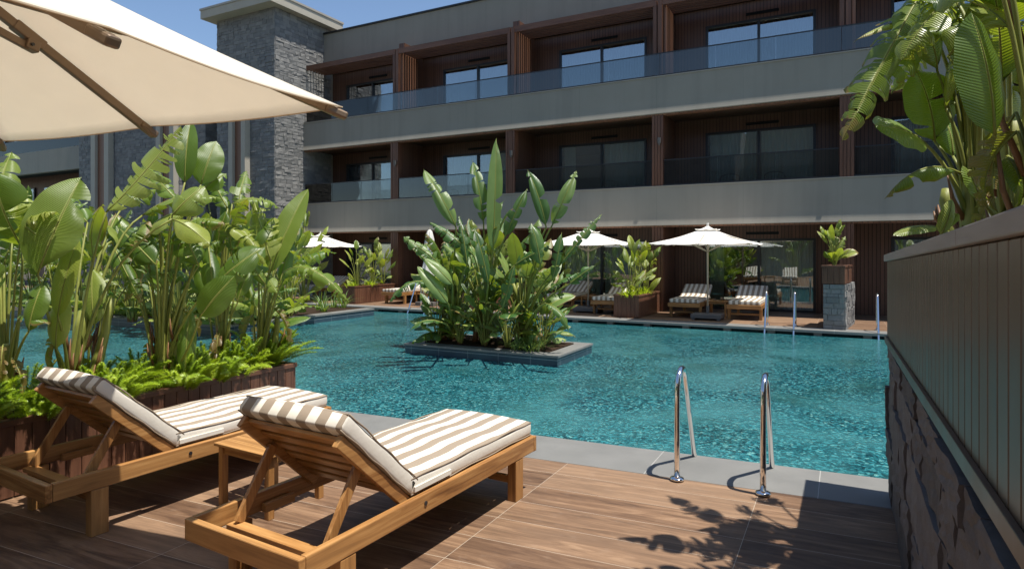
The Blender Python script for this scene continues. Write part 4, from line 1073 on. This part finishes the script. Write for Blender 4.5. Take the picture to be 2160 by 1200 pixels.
# far stone pillar with planter
pr_ = empty('stone_pillar', (-.16, 15.55, 0), R(-7), 'grey stone pillar on the far deck carrying a wooden plant box', 'pillar')
m = MB(); stone_block(m, -.21, .21, 0, 1.7, 0, 1.0, '-y+x', su=.2, sv=.12, prot=.03, rnd=random.Random(8))
m.build('wall', M['stone'], pr_, local=True)
r = planter_box('planter_box', -.16-.23, -.16+.23, 15.55-.02, 15.55+1.2, .42, 'small brown plant box on top of the stone pillar', z=1.003)
r.rotation_euler = (0, 0, R(-7)); r.location = (-.16+.065, 16.12, 1.003)
clump('banana_plant', (-.16, 15.95, 1.38), 'leafy green plant in the box on the stone pillar', 17, .98, .38, .105, 190, mat='leaf', torn=.2, stat=9, foc=CAMD, tint=(.5, 1), rs=.012, spread=.75)

# tree like clumps far left corner near tower foot
for i, (px, D, h, lb) in enumerate([(640, 21.5, 3.1, 'tall banana plant against the foot of the capped tower'), (595, 20.5, 2.8, 'banana plant left of the leftmost open parasol')]):
    p = at(px, 600, D); p.z = 0
    clump('banana_plant', tuple(p), lb, 18, h, .9, .17, 200+i, mat='leaf', torn=.5, stat=8, foc=CAMD, group='banana plants at the tower foot')
# plants mirrored in the ground floor doors
for i in range(7):
    o = dup(protoB[i % 5], (-12+i*3.1, -5.2-.5*(i % 2), 0), i*2.1, 'banana plant behind the near deck, out of view, %s from its left end' % ['first','second','third','fourth','fifth','sixth','seventh'][i], 'banana plants behind the near deck')
    o.scale = (1.3, 1.3, 1.25)

# ================================================================== SUN LOUNGERS
def cushion(x0, x1, y0, y1, z0, z1, Mx=None, ny=14, nx=10, puff=.012, seed=0, r=.022):
    """soft slab with rounded edges"""
    m = MB(); rnd = random.Random(seed); ph = rnd.uniform(0, 6)
    prof = []   # closed section in x-z
    w2 = (x1-x0)/2; cx = (x0+x1)/2; h = z1-z0
    def sec(sc, up):
        pts = []
        for (qx, qz, a0) in ((w2-r, h-r, 0), (-w2+r, h-r, 90), (-w2+r, r, 180), (w2-r, r, 270)):
            for k in range(4):
                a = R(a0 + 30*k); pts.append((qx + r*math.cos(a), qz + r*math.sin(a)))
        out = []
        for i, p in enumerate(pts):
            out.append(p)
            if i == 3:
                for k in range(1, nx): out.append(((w2-r) - 2*(w2-r)*k/nx, h + puff*math.sin(math.pi*k/nx)))
            if i == 11:
                for k in range(1, nx): out.append((-(w2-r) + 2*(w2-r)*k/nx, 0))
        return [(cx + x*sc, h/2 + (z-h/2)*up) for x, z in out]
    ys = [(y0, .975, .70), (y0+.006, .99, .88), (y0+.02, 1, .985)] + [(y0+.02+(y1-y0-.04)*k/ny, 1, 1) for k in range(1, ny)] + [(y1-.02, 1, .985), (y1-.006, .99, .88), (y1, .975, .70)]
    vs = []; n = None
    for (y, sc, up) in ys:
        s_ = sec(sc, up); n = len(s_)
        wob = .005*math.sin(y*9+ph) + .003*math.sin(y*23+ph*2)
        for (x, z) in s_: vs.append(Vector((x, y, z0 + z + (wob if z > h*.6 else 0))))
    k = len(ys)
    fs = [(i*n+j, (i+1)*n+j, (i+1)*n+(j+1) % n, i*n+(j+1) % n) for i in range(k-1) for j in range(n)] + [tuple(range(n)), tuple((k-1)*n+j for j in range(n))[::-1]]
    if Mx: vs = [Mx @ v for v in vs]
    m.add(vs, fs); return m
def piping_path(x, y0, y1, z, n=14): return [(x, y0 + (y1-y0)*i/n, z + .004*math.sin(i*1.3)) for i in range(n+1)]
LW, LL, RZ = .415, 2.13, .385
def make_lounger(ang=43):
    r = empty('sun_lounger', (0,0,0)); tag(r, 'x', 'sun lounger', 'teak sun loungers with striped cushions')
    t = .038
    ws = [('side_rail', M['teak_y'], [( -LW, -LW+t, t+.001, LL-t-.001, RZ-.105, RZ)]), ('side_rail', M['teak_y'], [(LW-t, LW, t+.001, LL-t-.001, RZ-.105, RZ)]),
          ('end_rail', M['teak_x'], [(-LW, LW, 0, t, RZ-.107, RZ-.001)]), ('end_rail', M['teak_x'], [(-LW, LW, LL-t, LL, RZ-.107, RZ-.001)])]
    for nm, mt, bx in ws:
        m = MB()
        for q in bx: m.box(*q)
        m.build(nm, mt, r, local=True, bevel=.006)
    for sx in (-1, 1):
        for y in (.24, 1.84):
            m = MB().box(*sorted((sx*(LW-.002), sx*(LW-.070))), y, y+.10, 0, RZ-.107)
            m.build('leg', M['teak_z'], r, local=True, bevel=.004)
    for y in (.275, 1.87):
        MB().box(-LW+.071, LW-.071, y, y+.03, .11 if y > 1 else RZ-.20, .16 if y > 1 else RZ-.13).build('stretcher', M['teak_x'], r, local=True, bevel=.003)
    # seat slats
    m = MB(); y = .80
    while y < LL-.1: m.box(-LW+t+.002, LW-t-.002, y, y+.055, RZ-.022, RZ-.003); y += .085
    m.build('seat_slats', M['teak_x'], r, local=True, bevel=.002, seg=1)
    m = MB().tube([(LW+.001, .86, RZ-.05), (LW+.006, .86, RZ-.05)], .012, 10); m.build('bolt', M['dark_metal'], r, local=True)
    # backrest: local frame, y along the back towards the head
    hy, hz = .77, RZ-.012; A = R(ang)
    Mb = Matrix.Translation((0, hy, hz)) @ Matrix.Rotation(math.pi, 4, 'Z') @ Matrix.Rotation(A, 4, 'X')
    bw = LW-t-.008; BL = .66
    for sx in (-1, 1): MB().box(*sorted((sx*bw, sx*(bw-.034))), -.02, BL, -.045, .018, Mb).build('backrest_rail', M['teak_y'], r, local=True, bevel=.004)
    for k in range(6): MB().box(-bw+.036, bw-.036, .03+k*.108, .03+k*.108+.07, -.004, .016, Mb).build('back_slat', M['teak_x'], r, local=True, bevel=.003)
    # props
    for sx in (-1, 1):
        a_ = Mb @ Vector((sx*(bw-.050), .42, -.02)); b2 = Vector((-sx*(bw-.050), .235, RZ-.085))
        m = MB().beam(a_, b2 - Vector((0,.0,0)), .024, .055, up=(0,1,.4)); m.build('prop', M['teak_z'], r, local=True, bevel=.003)
    MB().box(-bw+.004, bw-.004, .195, .265, RZ-.118, RZ-.090).build('prop_bar', M['teak_x'], r, local=True, bevel=.003)
    for sx in (-1, 1): MB().box(*sorted((sx*(LW-t-.001), sx*(LW-t-.035))), .42, .62, RZ-.11, RZ-.06).build('notched_rail', M['teak_y'], r, local=True, bevel=.004)
    # cushions
    c1 = cushion(-.38, .38, .77, LL-.01, RZ+.004, RZ+.098, seed=1).build('seat_cushion', M['cushion'], r, local=True, smooth=True)
    Mc = Mb @ Matrix.Translation((0, 0, .02))
    c2m = cushion(-.38, .38, -.0, BL+.05, 0, .095, Mc, seed=2)
    c2 = c2m.build('back_cushion', M['cushion'], r, local=True, smooth=True)
    for cu, mx, ya, yb, zt in ((c1, None, .78, LL-.02, RZ+.094), (c2, Mc, .01, BL+.04, .091)):
        m = MB()
        for sx in (-1, 1):
            pts = [Vector(q) for q in piping_path(sx*.377, ya, yb, zt)]
            if mx: pts = [mx @ q for q in pts]
            m.tube(pts, .0048, 6)
            pts = [Vector(q) for q in piping_path(sx*.377, ya, yb, zt-.084)]
            if mx: pts = [mx @ q for q in pts]
            m.tube(pts, .0042, 6)
        for ye in (ya-.004, yb+.006):
            pts = [Vector((-.375+.75*k/6, ye, zt-.006)) for k in range(7)]
            if mx: pts = [mx @ q for q in pts]
            m.tube(pts, .0045, 6)
        m.build('piping', M['piping'], cu, local=True, smooth=True)
    # zip flap near the hinge on both cushions
    m = MB().box(.381, .392, .80, 1.13, RZ+.02, RZ+.052); m.build('zip_flap', M['cushion'], c1, local=True, bevel=.003)
    m = MB().box(.381, .391, .03, .13, .02, .07, Mc); m.build('zip_flap', M['cushion'], c2, local=True, bevel=.003)
    return r
lg = make_lounger()
rz = -math.atan2(.11, 2.13)
lg.location = (-2.47, 1.965, 0); lg.rotation_euler = (0, 0, rz)
lg["label"] = 'nearest teak lounger, fully seen, beige and cream striped cushions on the near deck'
dup(lg, (-4.39, 1.915, 0), rz, 'left near lounger under the large parasol, partly cut by the left edge')
lf_ = [(-3.66, 16.55, 'far lounger left of the pole of the parasol by the glass doors'), (-2.18, 16.6, 'far lounger right of the parasol base, behind the pool handrails'),
       (-7.4, 16.9, 'far lounger with a grey towel, just right of the island plants'), (-5.75, 16.35, 'far lounger half hidden by the planter between the parasols'),
       (-13.2, 16.45, 'far lounger right of the first far planter, seen from its foot'), (-11.6, 16.5, 'far lounger behind the left leaves of the island'),
       (-17.3, 16.6, 'far lounger with a draped grey towel under the leftmost open parasol'), (-15.6, 16.7, 'far lounger between the leftmost parasol and the first far planter')]
lf0 = make_lounger(27)
for k, (x, y, lb) in enumerate(lf_):
    if k == 0: lf0.location = (x, y, 0); lf0.rotation_euler = (0, 0, math.pi); lf0['label'] = lb
    else: dup(lf0, (x, y, 0), math.pi, lb)
for o in [o for o in COL.objects if o.name.startswith('sun_lounger') and o.location.y > 10]:
    # foot points to the pool: origin is the head end, so shift back by the length
    o.location.y += LL

# towels
def towel(x, y, z, w_, l, label, drape=0, seed=1):
    rnd = random.Random(seed); n, k = 14, 10; vs = []
    for i in range(n+1):
        for j in range(k+1):
            a = (i/n-.5)*w_; c = (j/k)*l; zz = z + .02*math.sin(i*1.7+seed)+.015*math.sin(j*2.1) + rnd.uniform(0, .012)
            yy = y + c
            if drape and c < drape: zz = z - (drape-c) + .01*math.sin(i*1.3); yy = y + drape*.98 - .01 + .015*math.sin(i*1.1)
            vs.append((x+a, yy, zz))
    m = MB(); q = k+1
    m.add(vs, [(i*q+j, (i+1)*q+j, (i+1)*q+j+1, i*q+j+1) for i in range(n) for j in range(k)])
    o = m.build('towel', M['towel'], smooth=True); s = o.modifiers.new('thick', 'SOLIDIFY'); s.thickness = .008
    tag(o, label, 'towel', 'grey towels on the far loungers')
towel(-7.4, 17.35, .50, .5, .45, 'crumpled grey towel on the lounger right of the island', 0, 3)
towel(-17.3, 16.18, .50, .84, .95, 'grey towel draped over the foot of the lounger under the leftmost open parasol', .42, 5)

# ================================================================== SIDE TABLES, CUPS
def make_table(w_=.56, d=.50, h=.42):
    r = empty('side_table', (0,0,0)); tag(r, 'x', 'side table', 'small teak side tables')
    m = MB(); n = 5
    for k in range(n): m.box(-w_/2, w_/2, -d/2+k*d/n+.002, -d/2+(k+1)*d/n-.002, h-.02, h)
    m.build('table_top', M['teak_x'], r, local=True, bevel=.003)
    m = MB().box(-w_/2+.06, w_/2-.06, -d/2+.035, -d/2+.055, h-.075, h-.022).box(-w_/2+.06, w_/2-.06, d/2-.055, d/2-.035, h-.075, h-.022)
    m.box(-w_/2+.035, -w_/2+.055, -d/2+.06, d/2-.06, h-.075, h-.022).box(w_/2-.055, w_/2-.035, -d/2+.06, d/2-.06, h-.075, h-.022)
    m.build('apron', M['teak_x'], r, local=True, bevel=.002, seg=1)
    for sx in (-1, 1):
        for sy in (-1, 1):
            cx, cy = sx*(w_/2-.045), sy*(d/2-.045)
            MB().box(cx-.022, cx+.022, cy-.022, cy+.022, 0, h-.022).build('leg', M['teak_z'], r, local=True, bevel=.003)
    return r
tb = make_table(); tb.location = (-3.46, 3.03, 0); tb.rotation_euler = (0, 0, rz); tb["label"] = 'teak side table between the two near loungers'
dup(tb, (-2.95, 17.4, 0), 0, 'far side table with two cups between the loungers at the glass doors')
dup(tb, (-12.4, 17.3, 0), 0, 'far side table between the loungers behind the island leaves')
dup(tb, (-6.6, 17.6, 0), 0, 'far side table behind the second parasol pole')
dup(tb, (-16.4, 17.2, 0), 0, 'far side table under the leftmost open parasol')
for x, y, rr_, hh, lb in ((-2.83, 17.35, .038, .085, 'taller brown cup on the far side table'), (-3.0, 17.3, .045, .04, 'low bowl beside the cup on the far side table')):
    m = MB(); n = 16; prof = [(rr_*.8, .421), (rr_, .421+hh), (rr_*.9, .421+hh), (rr_*.7, .43)]
    vs = [(x+q*math.cos(2*math.pi*i/n), y+q*math.sin(2*math.pi*i/n), z) for q, z in prof for i in range(n)]
    m.add(vs, [(a*n+i, a*n+(i+1) % n, (a+1)*n+(i+1) % n, (a+1)*n+i) for a in range(3) for i in range(n)] + [tuple(range(n))[::-1], tuple(3*n+i for i in range(n))])
    tag(m.build('cup', M['bronze'], smooth=True), lb, 'cup')

# ================================================================== POOL LADDERS
def make_ladder():
    r = empty('pool_ladder', (0,0,0)); tag(r, 'x', 'pool ladder', 'stainless steel pool handrails')
    for x in (-.30, .30):
        pts = [Vector((x, 0, .0)), Vector((x, 0, .2)), Vector((x, .003, .45)), Vector((x, .012, .62))]
        cx, cz, rr_ = .150, .64, .138
        for k in range(1, 12):
            a = R(178 - k*14.2); pts.append(Vector((x, cx + rr_*math.cos(a), cz + rr_*1.22*math.sin(a))))
        last = pts[-1]
        for k in range(1, 7): pts.append(last + (Vector((x, .80, -.35)) - last)*k/6)
        pts.append(Vector((x, .81, -1.2)))
        h = MB().tube(pts, .0215, 14).build('handrail', M['chrome'], r, local=True, smooth=True)
        prof = [(.052, .004), (.054, .010), (.046, .020), (.024, .026)]; n = 24; m = MB()
        vs = [(x+q*math.cos(2*math.pi*i/n), q*math.sin(2*math.pi*i/n), z+.002) for q, z in prof for i in range(n)]
        m.add(vs, [(a*n+i, a*n+(i+1) % n, (a+1)*n+(i+1) % n, (a+1)*n+i) for a in range(3) for i in range(n)] + [tuple(range(n))[::-1], tuple(3*n+i for i in range(n))])
        m.build('flange', M['chrome'], h, local=True, smooth=True)
    for z in (-.45, -.75, -1.05): MB().box(-.28, .28, .73, .84, z, z+.025).build('tread', M['chrome'], r, local=True)
    return r
ld = make_ladder(); ld.location = (-.79, 4.71, .004); ld["label"] = 'large stainless pool handrails rising from the near coping'
dup(ld, (-1.25, 15.86, 0), math.pi, 'far stainless pool handrails in front of the glass doors')
dup(ld, (.98, 15.86, 0), math.pi, 'far stainless handrails beside the raised planter wall')
dup(ld, (-11.25, 15.86, 0), math.pi, 'far stainless handrails left of the island, behind its leaves')
dup(ld, (-9.9, 3.7, 0), 0, 'stainless handrails at the far left behind the near banana stalks')

# ================================================================== PARASOLS
def canopy_mesh(mb, corners, apex, sag=.03, n=10, thick=True, vent=None):
    """4 triangular panels from apex to the edges, edges slightly hollow"""
    apex = Vector(apex)
    for k in range(4):
        a = Vector(corners[k]); c = Vector(corners[(k+1) % 4]); mid = (a+c)/2; ctr = sum((Vector(q) for q in corners), Vector())/4
        vs = []; idx = {}
        for i in range(n+1):
            u = i/n                                   # apex to edge
            for j in range(i*2+1 if i else 1):
                v = j/(2*i) if i else 0
                e = a.lerp(c, v) + (ctr - mid)*(sag*4*v*(1-v))
                p = apex.lerp(e, u); dz = -.10*math.sin(math.pi*u)*.5 - .05*u*4*v*(1-v)*(.3)
                hb = 1 - abs(2*v-1); tight = abs(math.sin(2*math.pi*v))
                p = p + Vector((0, 0, dz - .022*u*tight))
                idx[i, j] = len(vs); vs.append(p)
        fs = []
        for i in range(1, n+1):
            m_ = 2*i
            mm = 2*(i-1)
            if i == 1: fs += [(idx[0,0], idx[1,0], idx[1,1]), (idx[0,0], idx[1,1], idx[1,2])]; continue
            ja = 0; jb = 0
            while jb < m_ or ja < mm:
                if ja >= mm or (jb < m_ and (jb+1)/m_ <= (ja+1)/mm): fs.append((idx[i-1,ja], idx[i,jb], idx[i,jb+1])); jb += 1
                else: fs.append((idx[i-1,ja], idx[i,jb], idx[i-1,ja+1])); ja += 1
        mb.add(vs, fs)
# far centre-pole parasols
def make_parasol(sz=2.4):
    r = empty('parasol', (0,0,0)); tag(r, 'x', 'parasol', 'open white parasols on the far deck')
    h = sz/2; zr, za = 1.93, 2.36
    cor = [(-h,-h,zr), (h,-h,zr), (h,h,zr), (-h,h,zr)]
    m = MB(); canopy_mesh(m, cor, (0,0,za), .02, 8); m.build('canopy', M['white_canopy'], r, local=True, smooth=True)
    m = MB(); q = .27; canopy_mesh(m, [(-q,-q,za-.055), (q,-q,za-.055), (q,q,za-.055), (-q,q,za-.055)], (0,0,za+.045), .05, 4); m.build('vent_cap', M['white_canopy'], r, local=True, smooth=True)
    m = MB().tube([(0,0,za+.0), (0,0,za+.10)], .03, 8); m.build('finial', M['white_canopy'], r, local=True)
    m = MB().tube([(0,0,.1), (0,0,2.30)], .024, 12); m.build('pole', M['bronze'] if False else M['pole'], r, local=True, smooth=True)
    m = MB().tube([(0,0,.1), (0,0,.34)], .04, 12); m.build('collar', M['grey_base'], r, local=True)
    for k in range(8):
        a = math.pi*k/4; L = h*(1.40 if k % 2 else 1.0); d = Vector((math.cos(a), math.sin(a), 0))
        MB().beam(Vector((0,0,za-.07)), d*L*.97 + Vector((0,0,zr-.035)), .018, .026).build('rib', M['pole'], r, local=True)
        MB().beam(Vector((0,0,1.72)), d*L*.5 + Vector((0,0,za-.07-(za-zr)*.5-.02)), .014, .018).build('strut', M['pole'], r, local=True)
    m = MB().box(-.37, .37, -.30, .30, .045, .15); 
    for sx in (-1,1):
        for sy in (-1,1): m.box(sx*.31-.04, sx*.31+.04, sy*.25-.04, sy*.25+.04, 0, .044)
    m.build('base', M['grey_base'], r, local=True, bevel=.01)
    return r
M['pole'] = plain('beige_pole', (.42, .35, .26), .45, .4)
pa = make_parasol(); pa.location = (-3.03, 16.45, 0); pa["label"] = 'open white parasol in front of the glass doors, rightmost of the three'
dup(pa, (-6.42, 16.85, 0), .05, 'open white parasol just right of the island plants')
o = dup(pa, (-16.5, 16.6, 0), -.04, 'open white parasol at the left, beside the tower foot'); o.scale = (.86, .86, 1)
def closed_parasol(loc, label, seed):
    rnd = random.Random(seed); r = empty('closed_parasol', loc, 0, label, 'parasol', 'folded white parasols')
    m = MB(); n = 32; prof = [(.02, 2.45), (.07, 2.38), (.12, 2.15), (.15, 1.9), (.10, 1.72), (.14, 1.5), (.19, 1.2), (.22, 1.0)]; ph = [rnd.uniform(0, 6) for _ in range(3)]
    vs = []
    for q, z in prof:
        for i in range(n):
            a = 2*math.pi*i/n; k = 1 + .22*math.sin(8*a+ph[0]) + .12*math.sin(5*a+ph[1]+z)
            vs.append((q*k*math.cos(a), q*k*math.sin(a), z + (.05*math.sin(5*a) if z == 1.0 else 0)))
    m.add(vs, [(a*n+i, a*n+(i+1) % n, (a+1)*n+(i+1) % n, (a+1)*n+i) for a in range(len(prof)-1) for i in range(n)])
    m.build('canopy', M['white_canopy'], r, smooth=True, local=True)
    MB().tube([(0,0,.1), (0,0,2.5)], .024, 10).build('pole', M['pole'], r, local=True)
    MB().box(-.35, .35, -.3, .3, .0, .13).build('base', M['grey_base'], r, local=True, bevel=.01)
closed_parasol((xat(906, 16.6), 16.6, 0), 'folded white parasol behind the left part of the island plants', 4)
p = at(22, 560, 17.5); closed_parasol((p.x, p.y, .09), 'folded white parasol among the plants at the far left', 6)

# big cantilever parasol
T1 = at(722, 226, 3.22); T4 = at(2, 298, 4.05)
ed = Vector((T4.x-T1.x, T4.y-T1.y, 0)); L0 = ed.length; ed.normalize(); pn = Vector((-ed.y, ed.x, 0))
if pn.y > 0: pn = -pn
T1.z = 2.448; T4.z = 2.42
T2 = T1 + pn*L0; T2.z = 2.39; T3 = T4 + pn*L0; T3.z = 2.37
ctr = (T1+T2+T3+T4)/4; AP = Vector((ctr.x, ctr.y, 3.17))
cp = empty('cantilever_parasol', (ctr.x - 2.1, ctr.y - 1.2, 0), 0, 'large cream cantilever parasol with bronze ribs over the near loungers', 'parasol')
m = MB(); cor = [T1, T2, T3, T4]
for k in range(4):
    a = cor[k]; c = cor[(k+1) % 4]; n = 16; vs = []; idx = {}
    for i in range(n+1):
        for j in range(n+1):
            u = i/n; v = j/n; e = a.lerp(c, v); inw = (ctr-(a+c)/2); inw.z = 0
            tight = abs(math.sin(2*math.pi*v))
            e = e + inw*.008*tight
            p = AP.lerp(e, u); p.z += -.035*math.sin(math.pi*u)*(1-.3*tight) - .02*u*tight
            idx[i,j] = len(vs); vs.append(p)
    fs = [(idx[i,j], idx[i+1,j], idx[i+1,j+1], idx[i,j+1]) if i else (idx[0,0], idx[1,j], idx[1,j+1]) for i in range(n) for j in range(n)]
    m.add(vs, fs)
cn = m.build('canopy', M['canopy'], cp, smooth=True); 
s_ = cn.modifiers.new('thick', 'SOLIDIFY'); s_.thickness = .0015
m = MB()
for k in range(4):
    a = cor[k]; c = cor[(k+1) % 4]; inw = (ctr-(a+c)/2); inw.z = 0
    pts = [a.lerp(c, v/24) + inw*.008*abs(math.sin(2*math.pi*v/24)) + Vector((0,0,-.02*abs(math.sin(2*math.pi*v/24)))) for v in range(25)]
    m.tube(pts, .004, 5)
m.build('hem', M['canopy_hem'] if 'canopy_hem' in M else plain('canopy_hem', (.60, .46, .30), .8), cn)
def endcap(p, d):
    d = d.normalized(); q = MB().beam(p - d*.09, p + d*.025, .052, .040); q.build('rib_cap', M['bronze'], cp, bevel=.010)
for k in range(4):
    for tgt, L in ((cor[k], 1.0), ((cor[k]+cor[(k+1) % 4])/2, 1.0)):
        tgt = Vector(tgt); inner = AP + Vector((0,0,-.13))
        if L: 
            e = tgt + Vector((0,0,-.040)); d = (e-inner)
            if tgt is not cor[k]:
                pass
            MB().beam(inner, e, .030, .044).build('rib', M['bronze'], cp, bevel=.003)
            endcap(e, d)
            j = inner.lerp(e, .47); hub = Vector((AP.x, AP.y, 2.84))
            MB().beam(hub, j + Vector((0,0,-.055)), .024, .036).build('strut', M['bronze'], cp, bevel=.003)
            dn = d.normalized()
            q = MB().beam(j - dn*.075, j + dn*.075, .044, .052); q.beam(j - dn*.02 + Vector((0,0,-.045)), j + dn*.045 + Vector((0,0,-.03)), .050, .055)
            q.build('bracket', M['bronze'], cp, bevel=.005)
            sd = dn.cross(Vector((0,0,1))).normalized()
            MB().tube([j + Vector((0,0,-.045)) - sd*.034, j + Vector((0,0,-.045)) + sd*.034], .008, 8).build('bolt', M['dark_metal'], cp)
MB().tube([(AP.x,AP.y,2.76), (AP.x,AP.y,3.25)], .045, 12).build('hub', M['bronze'], cp, smooth=False)
mb_ = Vector((ctr.x-2.1, ctr.y-1.2, 0))
MB().tube([mb_, mb_+Vector((0,0,2.6))], .05, 12).build('mast', M['bronze'], cp)
MB().tube([mb_+Vector((0,0,2.5)), Vector((AP.x,AP.y,3.27))], .04, 12).build('arm', M['bronze'], cp)
MB().box(mb_.x-.45, mb_.x+.45, mb_.y-.45, mb_.y+.45, .001, .09).build('base', M['grey_base'], cp, bevel=.01)
